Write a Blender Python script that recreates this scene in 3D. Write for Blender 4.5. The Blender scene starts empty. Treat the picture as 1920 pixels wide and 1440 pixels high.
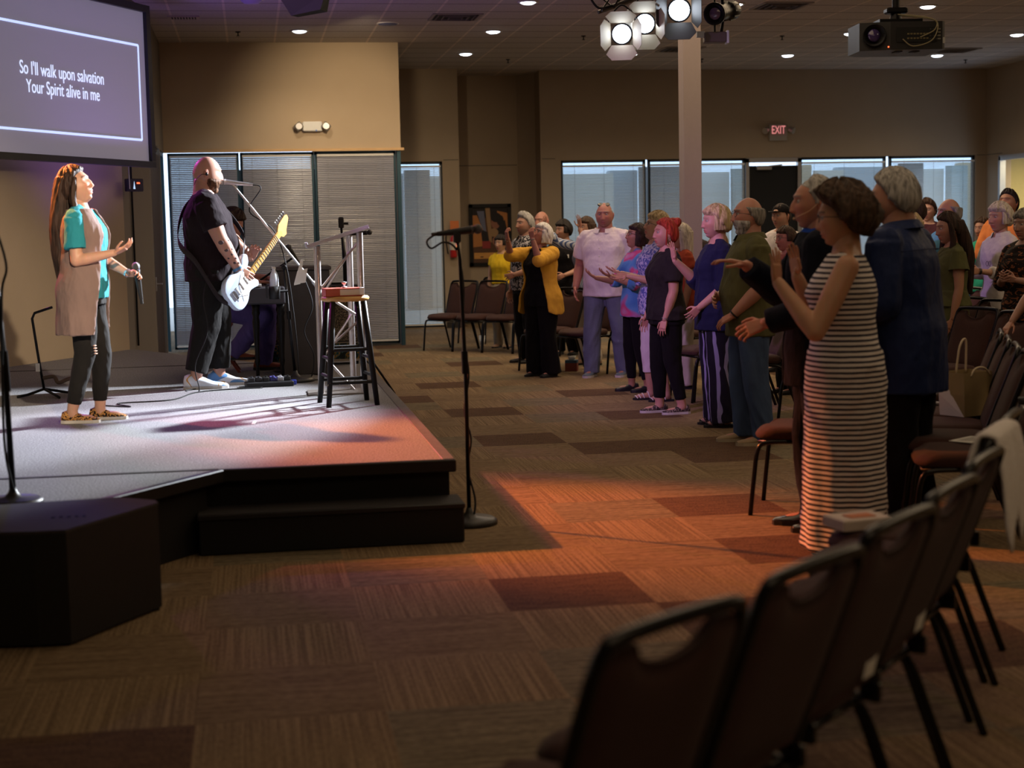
import bpy, math, random
import numpy as np
from mathutils import Vector, Matrix, noise as mnoise
R = math.radians
S = bpy.context.scene
COL = S.collection

# ------------------------------------------------------------------ camera
CAM_H = 1.55
_y, _p, _r = .16483, -.09975, -.0206
def _axes():
    cy, sy = math.cos(_y), math.sin(_y)
    f = Vector((sy, cy, 0)); r = Vector((cy, -sy, 0)); u = Vector((0, 0, 1))
    f2 = f*math.cos(_p)+u*math.sin(_p); u2 = u*math.cos(_p)-f*math.sin(_p)
    return r*math.cos(_r)+u2*math.sin(_r), u2*math.cos(_r)-r*math.sin(_r), f2
AX = _axes()
cam = bpy.data.cameras.new('camera')
camo = bpy.data.objects.new('camera', cam); COL.objects.link(camo)
camo.matrix_world = Matrix(((AX[0].x, AX[1].x, -AX[2].x, 0), (AX[0].y, AX[1].y, -AX[2].y, 0), (AX[0].z, AX[1].z, -AX[2].z, CAM_H), (0, 0, 0, 1)))
cam.sensor_fit = 'HORIZONTAL'; cam.lens = 50; cam.sensor_width = 50*1920/2900
cam.clip_start = .1; cam.clip_end = 200
cam.dof.use_dof = True; cam.dof.focus_distance = 12.5; cam.dof.aperture_fstop = 2.2
S.camera = camo
S.view_settings.view_transform = 'Standard'; S.view_settings.look = 'None'
S.view_settings.exposure = 0.0; S.view_settings.gamma = 1; S.view_settings.use_curve_mapping = False

# ------------------------------------------------------------------ daylight
W = bpy.data.worlds.new('daylight'); S.world = W; W.use_nodes = True
wn = W.node_tree.nodes['Background']
wn.inputs[0].default_value = (.60, .76, 1.0, 1); wn.inputs[1].default_value = 2.1

# ------------------------------------------------------------------ stage and room light
CEIL = 4.08
def spot(name, loc, to, power, color, angle, blend=.4, size=.08):
    l = bpy.data.lights.new(name, 'SPOT'); l.energy = power; l.color = color
    l.spot_size = R(angle); l.spot_blend = blend; l.shadow_soft_size = size
    o = bpy.data.objects.new(name, l); COL.objects.link(o); o.location = loc
    o.rotation_euler = (Vector(to)-Vector(loc)).to_track_quat('-Z', 'Y').to_euler()
    return o
def area(name, loc, to, power, color, sx, sy):
    l = bpy.data.lights.new(name, 'AREA'); l.energy = power; l.color = color
    l.shape = 'RECTANGLE'; l.size = sx; l.size_y = sy
    o = bpy.data.objects.new(name, l); COL.objects.link(o); o.location = loc
    o.rotation_euler = (Vector(to)-Vector(loc)).to_track_quat('-Z', 'Y').to_euler()
    return o
WARM = (1.0, .74, .46); COOLW = (.86, .92, 1.0)
# front-of-house wash on the singer and the left wall (fixture hangs over the camera)
spot('front_wash_light', (1.0, 2.2, 3.9), (-2.0, 11.2, 1.25), 4200, (1, .80, .56), 21, .75, .06)
# truss fixtures seen at the top of the picture (audience side, aimed back at the stage)
spot('truss_light_near', (3.42, 13.12, 3.25), (-.65, 11.0, 1.4), 5000, COOLW, 42, .45, .08)
spot('truss_light_mid', (3.12, 13.02, 3.14), (-1.7, 8.6, .4), 4700, COOLW, 33, .5, .08)
# amber fixture over stage left, throws the stage's shadow across the aisle
spot('amber_stage_light', (-3.0, 11.7, 3.75), (1.6, 7.9, 0), 4600, (1, .27, .05), 25, .85, .06)
spot('red_stage_light', (-2.6, 12.2, 3.8), (.4, 8.9, .4), 900, (1, .14, .20), 30, .7, .07)
# magenta and blue LED fixtures over the back of the stage
spot('magenta_led_light', (-1.3, 8.6, 3.8), (3.9, 13.2, 1.3), 850, (.74, .40, 1.0), 38, .7, .1)
spot('magenta_back_light', (-2.2, 13.9, 3.7), (-.3, 10.6, 1.1), 300, (.80, .08, .8), 42, .6, .1)
spot('blue_led_light', (-1.6, 13.0, 3.2), (-.9, 9.8, .9), 170, (.12, .1, 1), 34, .6, .1)
spot('violet_uplight', (-1.2, 15.2, .9), (-.1, 15.2, 4.1), 200, (.42, .22, 1), 120, .9, .2)
# warm pool on the wall above the glass partition
spot('wall_wash_light', (1.5, 18.0, 3.9), (1.35, 21.1, 2.95), 250, (1, .76, .48), 62, 1.0, .1)
# general house light from the rest of the hall
area('house_light_front', (2.5, 1.0, 4.0), (2.5, 1.0, 0), 60, WARM, 5, 4)
area('house_light_aisle', (2.6, 8.5, 4.0), (2.6, 8.5, 0), 55, WARM, 3, 6)
area('house_light_right', (8.5, 9, 4.0), (8.5, 9, 0), 110, WARM, 4, 7)
area('house_light_middle', (5.0, 16.5, 4.0), (5.0, 16.5, 0), 190, WARM, 5, 5)

# ------------------------------------------------------------------ materials
def _new(name):
    m = bpy.data.materials.new(name); m.use_nodes = True
    return m, m.node_tree, m.node_tree.nodes['Principled BSDF']
_mc = {}
def mat(name, col, rough=.6, metal=0, var=.0, scale=20, bump=0, bscale=60, spec=.3, stretch=(1, 1, 1), dark=.5, sheen=0, bdist=.01):
    if name in _mc: return _mc[name]
    m, nt, b = _new(name); _mc[name] = m
    c = (*col, 1) if len(col) == 3 else col
    b.inputs['Base Color'].default_value = c; b.inputs['Roughness'].default_value = rough
    b.inputs['Metallic'].default_value = metal; b.inputs['Specular IOR Level'].default_value = spec
    if sheen: b.inputs['Sheen Weight'].default_value = sheen
    tc = nt.nodes.new('ShaderNodeTexCoord'); mp = nt.nodes.new('ShaderNodeMapping')
    mp.inputs['Scale'].default_value = stretch
    nt.links.new(tc.outputs['Object'], mp.inputs[0])
    n = nt.nodes.new('ShaderNodeTexNoise'); n.inputs['Scale'].default_value = scale; n.inputs['Detail'].default_value = 4
    nt.links.new(mp.outputs[0], n.inputs[0])
    mx = nt.nodes.new('ShaderNodeMix'); mx.data_type = 'RGBA'
    v = max(var, .03)
    mx.inputs[6].default_value = tuple(max(0, x*(1-v*1.6)) for x in c[:3])+(1,)
    mx.inputs[7].default_value = tuple(min(1, x*(1+v*1.6)) for x in c[:3])+(1,)
    nt.links.new(n.outputs[0], mx.inputs[0]); nt.links.new(mx.outputs[2], b.inputs['Base Color'])
    if bump:
        n2 = nt.nodes.new('ShaderNodeTexNoise'); n2.inputs['Scale'].default_value = bscale; n2.inputs['Detail'].default_value = 3
        nt.links.new(mp.outputs[0], n2.inputs[0])
        bp = nt.nodes.new('ShaderNodeBump'); bp.inputs['Strength'].default_value = bump; bp.inputs['Distance'].default_value = bdist
        nt.links.new(n2.outputs[0], bp.inputs['Height']); nt.links.new(bp.outputs[0], b.inputs['Normal'])
    return m
def glow(name, col, strength):
    if name in _mc: return _mc[name]
    m, nt, b = _new(name); _mc[name] = m
    b.inputs['Base Color'].default_value = (*col, 1)
    b.inputs['Emission Color'].default_value = (*col, 1); b.inputs['Emission Strength'].default_value = strength
    return m
def ramp_mat(name, stops, kind='noise', scale=20, rough=.8, stretch=(1, 1, 1), const=True, detail=2, distort=0, bump=0, coord='Object', axis='X'):
    """pattern material: noise / wave / voronoi value through a colour ramp"""
    if name in _mc: return _mc[name]
    m, nt, b = _new(name); _mc[name] = m
    b.inputs['Roughness'].default_value = rough; b.inputs['Specular IOR Level'].default_value = .2
    tc = nt.nodes.new('ShaderNodeTexCoord'); mp = nt.nodes.new('ShaderNodeMapping'); mp.inputs['Scale'].default_value = stretch
    nt.links.new(tc.outputs[coord], mp.inputs[0])
    if kind == 'noise':
        t = nt.nodes.new('ShaderNodeTexNoise'); t.inputs['Scale'].default_value = scale; t.inputs['Detail'].default_value = detail
        t.inputs['Distortion'].default_value = distort; out = t.outputs[0]
    elif kind == 'wave':
        t = nt.nodes.new('ShaderNodeTexWave'); t.bands_direction = axis; t.inputs['Scale'].default_value = scale
        t.inputs['Distortion'].default_value = distort; t.inputs['Detail'].default_value = detail; t.inputs['Detail Scale'].default_value = 1.5; out = t.outputs[1]
    else:
        t = nt.nodes.new('ShaderNodeTexVoronoi'); t.inputs['Scale'].default_value = scale; out = t.outputs[0]
    nt.links.new(mp.outputs[0], t.inputs[0])
    r = nt.nodes.new('ShaderNodeValToRGB'); r.color_ramp.interpolation = 'CONSTANT' if const else 'LINEAR'
    els = r.color_ramp.elements
    while len(els) < len(stops): els.new(.5)
    for e, (p, c) in zip(els, stops): e.position = p; e.color = (*c, 1)
    nt.links.new(out, r.inputs[0]); nt.links.new(r.outputs[0], b.inputs['Base Color'])
    if bump:
        bp = nt.nodes.new('ShaderNodeBump'); bp.inputs['Strength'].default_value = bump; bp.inputs['Distance'].default_value = .01
        nt.links.new(out, bp.inputs['Height']); nt.links.new(bp.outputs[0], b.inputs['Normal'])
    return m
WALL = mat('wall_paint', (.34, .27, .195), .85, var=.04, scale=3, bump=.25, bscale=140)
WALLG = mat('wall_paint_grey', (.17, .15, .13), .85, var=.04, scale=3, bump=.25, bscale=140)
BLK = mat('black_metal', (.012, .012, .013), .38, .6)
BLKM = mat('black_matte', (.010, .010, .011), .7)
BLKP = mat('black_plastic', (.018, .018, .02), .42)
CHROME = mat('chrome_metal', (.6, .6, .62), .22, 1)
ALU = mat('aluminium', (.55, .55, .56), .38, .9)
WHITEP = mat('white_plastic', (.7, .7, .68), .5)
PAPER = mat('white_paper', (.72, .70, .66), .8)

# ------------------------------------------------------------------ mesh builder
class MB:
    def __init__(s): s.v = []; s.f = []; s.m = []; s.sm = []
    def add(s, vs, fs, mi=0, smooth=True):
        o = len(s.v); s.v.extend([tuple(v) for v in vs])
        for f in fs: s.f.append(tuple(o+i for i in f)); s.m.append(mi); s.sm.append(smooth)
        return s
    def box(s, c, d, rot=0, mi=0, bev=0):
        x, y, z = d[0]/2, d[1]/2, d[2]/2
        cr, sr = math.cos(rot), math.sin(rot)
        if bev:
            b = min(bev, x*.9, y*.9, z*.9); pts = []
            for zz, q in ((-z, b), (-z+b, 0), (z-b, 0), (z, b)):
                for sx, sy, ax in ((-1, -1, 0), (1, -1, 1), (1, 1, 2), (-1, 1, 3)):
                    X, Y = x-q, y-q
                    a = [(sx*X, sy*(Y-b)), (sx*(X-b), sy*Y)] if ax in (0, 2) else [(sx*(X-b), sy*Y), (sx*X, sy*(Y-b))]
                    pts += [(*p, zz) for p in a]
            vs = [(c[0]+p[0]*cr-p[1]*sr, c[1]+p[0]*sr+p[1]*cr, c[2]+p[2]) for p in pts]
            fs = [tuple(range(7, -1, -1)), tuple(range(24, 32))]
            for k in range(3):
                for i in range(8): fs.append((k*8+i, k*8+(i+1) % 8, k*8+8+(i+1) % 8, k*8+8+i))
            return s.add(vs, fs, mi, False)
        vs = []
        for zz in (-z, z):
            for xx, yy in ((-x, -y), (x, -y), (x, y), (-x, y)):
                vs.append((c[0]+xx*cr-yy*sr, c[1]+xx*sr+yy*cr, c[2]+zz))
        return s.add(vs, [(3, 2, 1, 0), (4, 5, 6, 7), (0, 1, 5, 4), (1, 2, 6, 5), (2, 3, 7, 6), (3, 0, 4, 7)], mi, False)
    def cone(s, a, b, ra, rb, n=14, mi=0, cap=True, smooth=True):
        a = Vector(a); b = Vector(b); d = (b-a)
        if d.length < 1e-6: return s
        d.normalize(); u = d.orthogonal().normalized(); w = d.cross(u)
        vs = []
        for p, r in ((a, ra), (b, rb)):
            for i in range(n):
                t = 2*math.pi*i/n; vs.append(p+(u*math.cos(t)+w*math.sin(t))*r)
        fs = [(i, (i+1) % n, n+(i+1) % n, n+i) for i in range(n)]
        s.add(vs, fs, mi, smooth)
        if cap:
            s.add(vs[:n], [tuple(range(n-1, -1, -1))], mi, False); s.add(vs[n:], [tuple(range(n))], mi, False)
        return s
    def closedcone(s, a, b, ra, rb, n=14):
        a = Vector(a); b = Vector(b); d = (b-a)
        if d.length < 1e-6: return s
        d.normalize(); u = d.orthogonal().normalized(); w = d.cross(u); vs = []
        for p, r in ((a, ra), (b, rb)):
            for i in range(n):
                t = 2*math.pi*i/n; vs.append(p+(u*math.cos(t)+w*math.sin(t))*r)
        return s.add(vs, [(i, (i+1) % n, n+(i+1) % n, n+i) for i in range(n)]+[tuple(range(n-1, -1, -1)), tuple(range(n, 2*n))])
    def sphere(s, c, r, n=14, mi=0, rot=None):
        r = (r, r, r) if not hasattr(r, '__len__') else r
        k = max(6, n*2//3); vs = [(0, 0, -1)]
        for j in range(1, k):
            p = math.pi*j/k-math.pi/2
            for i in range(n):
                t = 2*math.pi*i/n; vs.append((math.cos(t)*math.cos(p), math.sin(t)*math.cos(p), math.sin(p)))
        vs.append((0, 0, 1)); c = Vector(c)
        out = []
        for v in vs:
            q = Vector((v[0]*r[0], v[1]*r[1], v[2]*r[2]))
            if rot is not None: q = rot @ q
            out.append(c+q)
        fs = [(0, 1+(i+1) % n, 1+i) for i in range(n)]
        for j in range(k-2):
            for i in range(n):
                a = 1+j*n+i; b = 1+j*n+(i+1) % n; fs.append((a, b, b+n, a+n))
        L = len(vs)-1; o = 1+(k-2)*n
        fs += [(o+i, o+(i+1) % n, L) for i in range(n)]
        return s.add(out, fs, mi)
    def tube(s, pts, r, n=8, mi=0, cap=True):
        pts = [Vector(p) for p in pts]; k = len(pts)
        rr = r if hasattr(r, '__len__') else [r]*k
        vs = []; u = None
        for i, p in enumerate(pts):
            d = (pts[min(i+1, k-1)]-pts[max(i-1, 0)]).normalized()
            if u is None: u = d.orthogonal().normalized()
            else:
                u = u-d*u.dot(d); u = u.normalized() if u.length > 1e-5 else d.orthogonal().normalized()
            w = d.cross(u)
            for j in range(n):
                t = 2*math.pi*j/n; vs.append(p+(u*math.cos(t)+w*math.sin(t))*rr[i])
        fs = [(i*n+j, i*n+(j+1) % n, (i+1)*n+(j+1) % n, (i+1)*n+j) for i in range(k-1) for j in range(n)]
        if cap: fs += [tuple(range(n-1, -1, -1)), tuple(range((k-1)*n, k*n))]
        return s.add(vs, fs, mi)
    def loft(s, rings, mi=0, smooth=True, cap=True):
        n = len(rings[0]); vs = [v for r in rings for v in r]; k = len(rings)
        fs = [(i*n+j, i*n+(j+1) % n, (i+1)*n+(j+1) % n, (i+1)*n+j) for i in range(k-1) for j in range(n)]
        if cap: fs += [tuple(range(n-1, -1, -1)), tuple(range((k-1)*n, k*n))]
        return s.add(vs, fs, mi, smooth)
    def lathe(s, prof, c=(0, 0, 0), n=20, mi=0, axis='Z'):
        rings = []
        for r, z in prof:
            rg = []
            for i in range(n):
                t = 2*math.pi*i/n; x, y = r*math.cos(t), r*math.sin(t)
                rg.append((c[0]+x, c[1]+y, c[2]+z) if axis == 'Z' else ((c[0]+z, c[1]+x, c[2]+y) if axis == 'X' else (c[0]+x, c[1]+z, c[2]+y)))
            rings.append(rg)
        return s.loft(rings, mi)
    def prism(s, poly, z0, z1, mi=0):
        n = len(poly); vs = [(x, y, z0) for x, y in poly]+[(x, y, z1) for x, y in poly]
        fs = [tuple(range(n-1, -1, -1)), tuple(range(n, 2*n))]+[(i, (i+1) % n, n+(i+1) % n, n+i) for i in range(n)]
        return s.add(vs, fs, mi, False)
    def xf(s, M, start=0):
        s.v = s.v[:start]+[tuple(M @ Vector(v)) for v in s.v[start:]]; return s
    def mesh(s, name, mats=()):
        me = bpy.data.meshes.new(name); me.from_pydata(s.v, [], s.f)
        for m in mats: me.materials.append(m)
        me.polygons.foreach_set('material_index', s.m); me.polygons.foreach_set('use_smooth', s.sm); me.update()
        return me
    def build(s, name, m, parent=None, loc=None, rz=0):
        me = s.mesh(name, m if isinstance(m, (list, tuple)) else [m])
        return link(name, me, parent, loc, rz)
def link(name, me, parent=None, loc=None, rz=0):
    o = bpy.data.objects.new(name, me); COL.objects.link(o)
    if parent is not None: o.parent = parent
    if loc is not None: o.location = loc
    if rz: o.rotation_euler.z = rz
    return o
def thing(name, label, cat, loc=(0, 0, 0), rz=0, group=None):
    o = bpy.data.objects.new(name, None); COL.objects.link(o); o.empty_display_size = .1
    o.location = loc; o.rotation_euler.z = rz; o['label'] = label; o['category'] = cat
    if group: o['group'] = group
    return o
def tag(o, label, cat, group=None):
    o['label'] = label; o['category'] = cat
    if group: o['group'] = group
    return o
def struct(o): o['kind'] = 'structure'; return o
def curve(pts, n=8):
    """Catmull-Rom through points"""
    P = [Vector(p) for p in pts]; out = []
    for i in range(len(P)-1):
        a = P[max(i-1, 0)]; b = P[i]; c = P[i+1]; d = P[min(i+2, len(P)-1)]
        for k in range(n):
            t = k/n; out.append(.5*((2*b)+(c-a)*t+(2*a-5*b+4*c-d)*t*t+(3*b-a-3*c+d)*t**3))
    out.append(P[-1]); return out
def copy_tree(o, parent=None):
    kids = [c for c in COL.objects if c.parent is o]
    c = o.copy(); COL.objects.link(c)
    if parent is not None: c.parent = parent; c.matrix_parent_inverse = o.matrix_parent_inverse
    for k in kids: copy_tree(k, c)
    return c
def text_part(name, body, size, m, parent, loc, rot, sx=1.0, ext=.001, align='CENTER', line=1.0):
    c = bpy.data.curves.new(name, 'FONT'); c.body = body; c.size = size; c.extrude = ext; c.align_x = align; c.align_y = 'CENTER'; c.space_line = line
    t = bpy.data.objects.new(name, c); COL.objects.link(t)
    bpy.context.view_layer.update()
    me = bpy.data.meshes.new_from_object(t.evaluated_get(bpy.context.evaluated_depsgraph_get()))
    bpy.data.objects.remove(t); me.transform(Matrix.Diagonal((sx, 1, 1, 1))); me.materials.clear(); me.materials.append(m)
    o = link(name, me, parent); o.location = loc; o.rotation_euler = rot
    return o
# ================================================================== ROOM
TX, TY, OX, OY = .61, .60, .38, .10
def carpet(name, c1, c2, along, dark=False):
    """ribbed carpet tile: long ribs or cross-wise flecks, always in room axes"""
    m, nt, b = _new(name); b.inputs['Roughness'].default_value = .95; b.inputs['Specular IOR Level'].default_value = .1
    g = nt.nodes.new('ShaderNodeNewGeometry')
    def noise(sc, det, rough=.5):
        mp = nt.nodes.new('ShaderNodeMapping'); mp.inputs['Scale'].default_value = sc; nt.links.new(g.outputs['Position'], mp.inputs[0])
        n = nt.nodes.new('ShaderNodeTexNoise'); n.inputs['Scale'].default_value = 1.0; n.inputs['Detail'].default_value = det; n.inputs['Roughness'].default_value = rough
        nt.links.new(mp.outputs[0], n.inputs[0]); return n.outputs[0]
    if along == 'Y': a_ = noise((105, 1.1, 1), 1.5); g_ = noise((120, 30, 1), 2)
    elif dark: a_ = noise((9, 40, 1), 3, .6); g_ = noise((90, 120, 1), 2)
    else: a_ = noise((2.2, 42, 1), 1); g_ = noise((22, 60, 1), 3, .7)
    mx = nt.nodes.new('ShaderNodeMix'); mx.inputs[0].default_value = .38 if along == 'Y' else .6
    nt.links.new(a_, mx.inputs[2]); nt.links.new(g_, mx.inputs[3])
    r = nt.nodes.new('ShaderNodeValToRGB'); r.color_ramp.elements[0].position = .40; r.color_ramp.elements[1].position = .60
    r.color_ramp.elements[0].color = (*c1, 1); r.color_ramp.elements[1].color = (*c2, 1)
    nt.links.new(mx.outputs[0], r.inputs[0]); nt.links.new(r.outputs[0], b.inputs['Base Color'])
    bp = nt.nodes.new('ShaderNodeBump'); bp.inputs['Strength'].default_value = .5; bp.inputs['Distance'].default_value = .006
    nt.links.new(mx.outputs[0], bp.inputs['Height']); nt.links.new(bp.outputs[0], b.inputs['Normal'])
    return m
CARP = [carpet('carpet_ribs_long', (.138, .093, .052), (.258, .180, .102), 'Y'), carpet('carpet_ribs_cross', (.125, .083, .046), (.235, .165, .096), 'X'),
        carpet('carpet_dark', (.055, .030, .018), (.135, .078, .046), 'X', True), carpet('carpet_olive', (.10, .078, .048), (.215, .17, .105), 'X')]
def build_floor():
    mb = MB(); darks = {(1, 10), (3, 13), (3, 11), (2, 18), (3, 17), (4, 17), (2, 21), (4, 16), (3, 29), (4, 20), (4, 23), (2, 25), (-2, 7), (1, 23), (2, 9), (3, 4), (5, 3), (6, 6), (4, 1), (3, 8)}
    rnd = random.Random(3)
    for i in range(-10, 21):
        for j in range(-8, 43):
            x0, y0 = OX+i*TX, OY+j*TY
            if x0 > 12.4: continue
            near = -3 < x0 < 4.5 and 3 < y0 < 19
            d = (i, j) in darks or (not near and rnd.random() < .12)
            mi = 2 if d else (0 if (i+j) % 2 == 0 else (1 if rnd.random() < .7 else 3))
            mb.add([(x0, y0, 0), (x0+TX, y0, 0), (x0+TX, y0+TY, 0), (x0, y0+TY, 0)], [(0, 1, 2, 3)], mi, False)
    o = mb.build('floor', CARP); struct(o)
build_floor()
def ceiling_mat():
    m, nt, b = _new('ceiling_tile'); b.inputs['Roughness'].default_value = .9
    g = nt.nodes.new('ShaderNodeNewGeometry'); s = nt.nodes.new('ShaderNodeSeparateXYZ'); nt.links.new(g.outputs['Position'], s.inputs[0])
    def edge(out, off, size, w):
        a = nt.nodes.new('ShaderNodeMath'); a.operation = 'SUBTRACT'; nt.links.new(out, a.inputs[0]); a.inputs[1].default_value = off
        d = nt.nodes.new('ShaderNodeMath'); d.operation = 'DIVIDE'; nt.links.new(a.outputs[0], d.inputs[0]); d.inputs[1].default_value = size
        f = nt.nodes.new('ShaderNodeMath'); f.operation = 'FRACT'; nt.links.new(d.outputs[0], f.inputs[0])
        l = nt.nodes.new('ShaderNodeMath'); l.operation = 'LESS_THAN'; nt.links.new(f.outputs[0], l.inputs[0]); l.inputs[1].default_value = w
        return l.outputs[0]
    e1 = edge(s.outputs['X'], -.215, .61, .045); e2 = edge(s.outputs['Y'], 19.35, .60, .05)
    n = nt.nodes.new('ShaderNodeTexNoise'); n.inputs['Scale'].default_value = 60; nt.links.new(g.outputs['Position'], n.inputs[0])
    r = nt.nodes.new('ShaderNodeValToRGB'); r.color_ramp.elements[0].position = .3; r.color_ramp.elements[1].position = .7
    r.color_ramp.elements[0].color = (.36, .335, .32, 1); r.color_ramp.elements[1].color = (.46, .43, .42, 1); nt.links.new(n.outputs[0], r.inputs[0])
    m1 = nt.nodes.new('ShaderNodeMix'); m1.data_type = 'RGBA'; nt.links.new(e1, m1.inputs[0]); nt.links.new(r.outputs[0], m1.inputs[6]); m1.inputs[7].default_value = (.60, .53, .47, 1)
    m2 = nt.nodes.new('ShaderNodeMix'); m2.data_type = 'RGBA'; nt.links.new(e2, m2.inputs[0]); nt.links.new(m1.outputs[2], m2.inputs[6]); m2.inputs[7].default_value = (.10, .085, .075, 1)
    nt.links.new(m2.outputs[2], b.inputs['Base Color'])
    return m
struct(MB().box((3.2, 11, CEIL+.05), (18.6, 30.6, .1)).build('ceiling', ceiling_mat()))
T = .15
def wall_seg(name, a, b, z0, z1, m, t=T, side=1):
    """vertical slab whose visible face runs a-b; thickness grows to the left of a->b when side=1"""
    a = Vector(a); b = Vector(b); d = (b-a).normalized(); n = Vector((-d.y, d.x))*t*side
    mb = MB().prism([tuple(a), tuple(b), tuple(b+n), tuple(a+n)] if side < 0 else [tuple(a), tuple(b), tuple(b+n), tuple(a+n)], z0, z1)
    o = mb.build(name, m); struct(o); return o
# --- back wall with the row of windows (z 0..2.64)
WZ = 2.64
def wall_with_openings(name, x0, x1, y, holes, m, z1=CEIL, t=T):
    """front-facing wall at y, holes = [(xa, xb, za, zb)]"""
    mb = MB(); holes = sorted(holes); x = x0
    for xa, xb, za, zb in holes:
        if xa > x: mb.box(((x+xa)/2, y+t/2, z1/2), (xa-x, t, z1))
        mb.box(((xa+xb)/2, y+t/2, (zb+z1)/2), (xb-xa, t, z1-zb))
        if za > 0: mb.box(((xa+xb)/2, y+t/2, za/2), (xb-xa, t, za))
        x = xb
    if x < x1: mb.box(((x+x1)/2, y+t/2, z1/2), (x1-x, t, z1))
    o = mb.build(name, m); struct(o); return o
BY = 24.8
wall_with_openings('wall_back', 4.67, 12.36+T, BY, [(5.0, 12.17, .06, WZ)], WALL)
wall_with_openings('wall_back_middle', 1.0, 3.3, 24.5, [(2.2, 3.03, .02, WZ)], WALL)
wall_seg('wall_recess_left', (3.3, 24.5+T), (3.3, 25.6), 0, CEIL, WALL, T, 1)
struct(MB().box((3.9, 25.6+T/2, CEIL/2), (1.3, T, CEIL)).build('wall_recess', WALL))
struct(MB().prism([(4.43, 25.6), (4.672, 25.25), (4.672, BY+T), (4.9, BY+T), (4.9, 25.45), (4.6, 25.8), (4.43, 25.8)], 0, CEIL).build('wall_recess_right', WALL))
# right wall with a doorway
wall_seg('wall_right', (12.36, BY), (12.36, 24.2), 0, CEIL, WALL, T, 1)
wall_seg('wall_right_upper', (12.36, 24.2), (12.36, 21.8), 2.58, CEIL, WALL, T, 1)
wall_seg('wall_right_side', (12.36, 21.8), (12.36, -4.2), 0, CEIL, WALL, T, 1)
wall_seg('wall_front', (12.36, -4.2), (-5.2, -4.2), 0, CEIL, WALL, T, 1)
wall_seg('wall_left', (-5.2, -4.2), (-5.2, 9.1), 0, CEIL, WALL, T, 1)
wall_seg('wall_left_diagonal', (-5.2, 9.1), (-1.28, 16.5), 0, CEIL, WALL, T, 1)
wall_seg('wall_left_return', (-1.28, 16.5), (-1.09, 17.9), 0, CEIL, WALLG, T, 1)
mb = MB(); mb.prism([(-1.09, 17.9), (-1.09, 18.15), (-1.24, 18.15), (-1.24, 17.9)], 0, CEIL)
mb.prism([(-1.09, 18.15), (-1.09, 21.1), (-1.24, 21.1), (-1.24, 18.15)], WZ, CEIL)
mb.prism([(-1.09, 20.1), (-1.09, 20.25), (-1.24, 20.25), (-1.24, 20.1)], 0, WZ)
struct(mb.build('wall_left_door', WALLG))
# hallway outside the right doorway
ylw = mat('hall_paint', (.55, .45, .20), .8)
struct(MB().box((13.9, 23, 1.3), (.1, 4, 2.8)).box((13.2, 24.9, 1.3), (1.5, .1, 2.8)).build('wall_hallway', ylw))
l = bpy.data.lights.new('hallway_light', 'AREA'); l.energy = 45; l.color = (1, .85, .5); l.size = 1; lo = bpy.data.objects.new('hallway_light', l); COL.objects.link(lo); lo.location = (13.1, 23.2, 2.6)
struct(MB().box((13.2, 23, 2.75), (1.6, 4, .06)).build('ceiling_hallway', WALL))
fr = MB()
for yy in (24.17, 21.83): fr.box((12.33, yy, 1.29), (.1, .07, 2.58))
fr.box((12.33, 23.0, 2.56), (.1, 2.4, .08))
struct(fr.build('trim_1', mat('door_frame_metal', (.42, .42, .44), .4, .6)))
# door (left, brown, closed) with lever handle
dr = MB().box((-1.14, 19.12, 1.29), (.05, 1.9, 2.56), bev=.006).build('door_1', mat('brown_door', (.045, .028, .018), .55, var=.1)); struct(dr)
hb = MB().box((-1.10, 18.36, 1.0), (.025, .05, .16), bev=.004).cone((-1.09, 18.36, 1.0), (-1.03, 18.36, 1.0), .012, .012).cone((-1.035, 18.36, 1.0), (-1.035, 18.50, 1.0), .011, .009)
hb.build('door_handle', ALU, dr)
MB().box((-1.10, 19.0, 2.58), (.07, .3, .05), bev=.005).box((-1.06, 18.7, 2.60), (.02, .7, .025)).build('door_closer', BLK, dr)

# ------------------------------------------------------------------ windows with mini blinds
GLASS, nt, b = _new('window_glass')
nt.nodes.remove(b); tr = nt.nodes.new('ShaderNodeBsdfTransparent'); gl = nt.nodes.new('ShaderNodeBsdfGlossy'); gl.inputs['Roughness'].default_value = .02
tr.inputs[0].default_value = (.85, .92, .95, 1); mx = nt.nodes.new('ShaderNodeMixShader'); mx.inputs[0].default_value = .06
nt.links.new(tr.outputs[0], mx.inputs[1]); nt.links.new(gl.outputs[0], mx.inputs[2]); nt.links.new(mx.outputs[0], nt.nodes['Material Output'].inputs[0])
def slat_mat(name, col, trans, rough=.35):
    m, nt, b = _new(name); b.inputs['Base Color'].default_value = (*col, 1); b.inputs['Roughness'].default_value = rough
    b.inputs['Specular IOR Level'].default_value = .7
    t = nt.nodes.new('ShaderNodeBsdfTranslucent'); t.inputs[0].default_value = (*[min(1, c*1.1) for c in col], 1)
    mx = nt.nodes.new('ShaderNodeMixShader'); mx.inputs[0].default_value = trans
    nt.links.new(b.outputs[0], mx.inputs[1]); nt.links.new(t.outputs[0], mx.inputs[2]); nt.links.new(mx.outputs[0], nt.nodes['Material Output'].inputs[0])
    return m
SLAT = slat_mat('blind_slat', (.60, .60, .58), .10, .3)
SLATP = slat_mat('blind_slat_grey', (.25, .25, .29), .03, .28)
DKF = mat('dark_window_frame', (.03, .035, .04), .5, .3)
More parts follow.
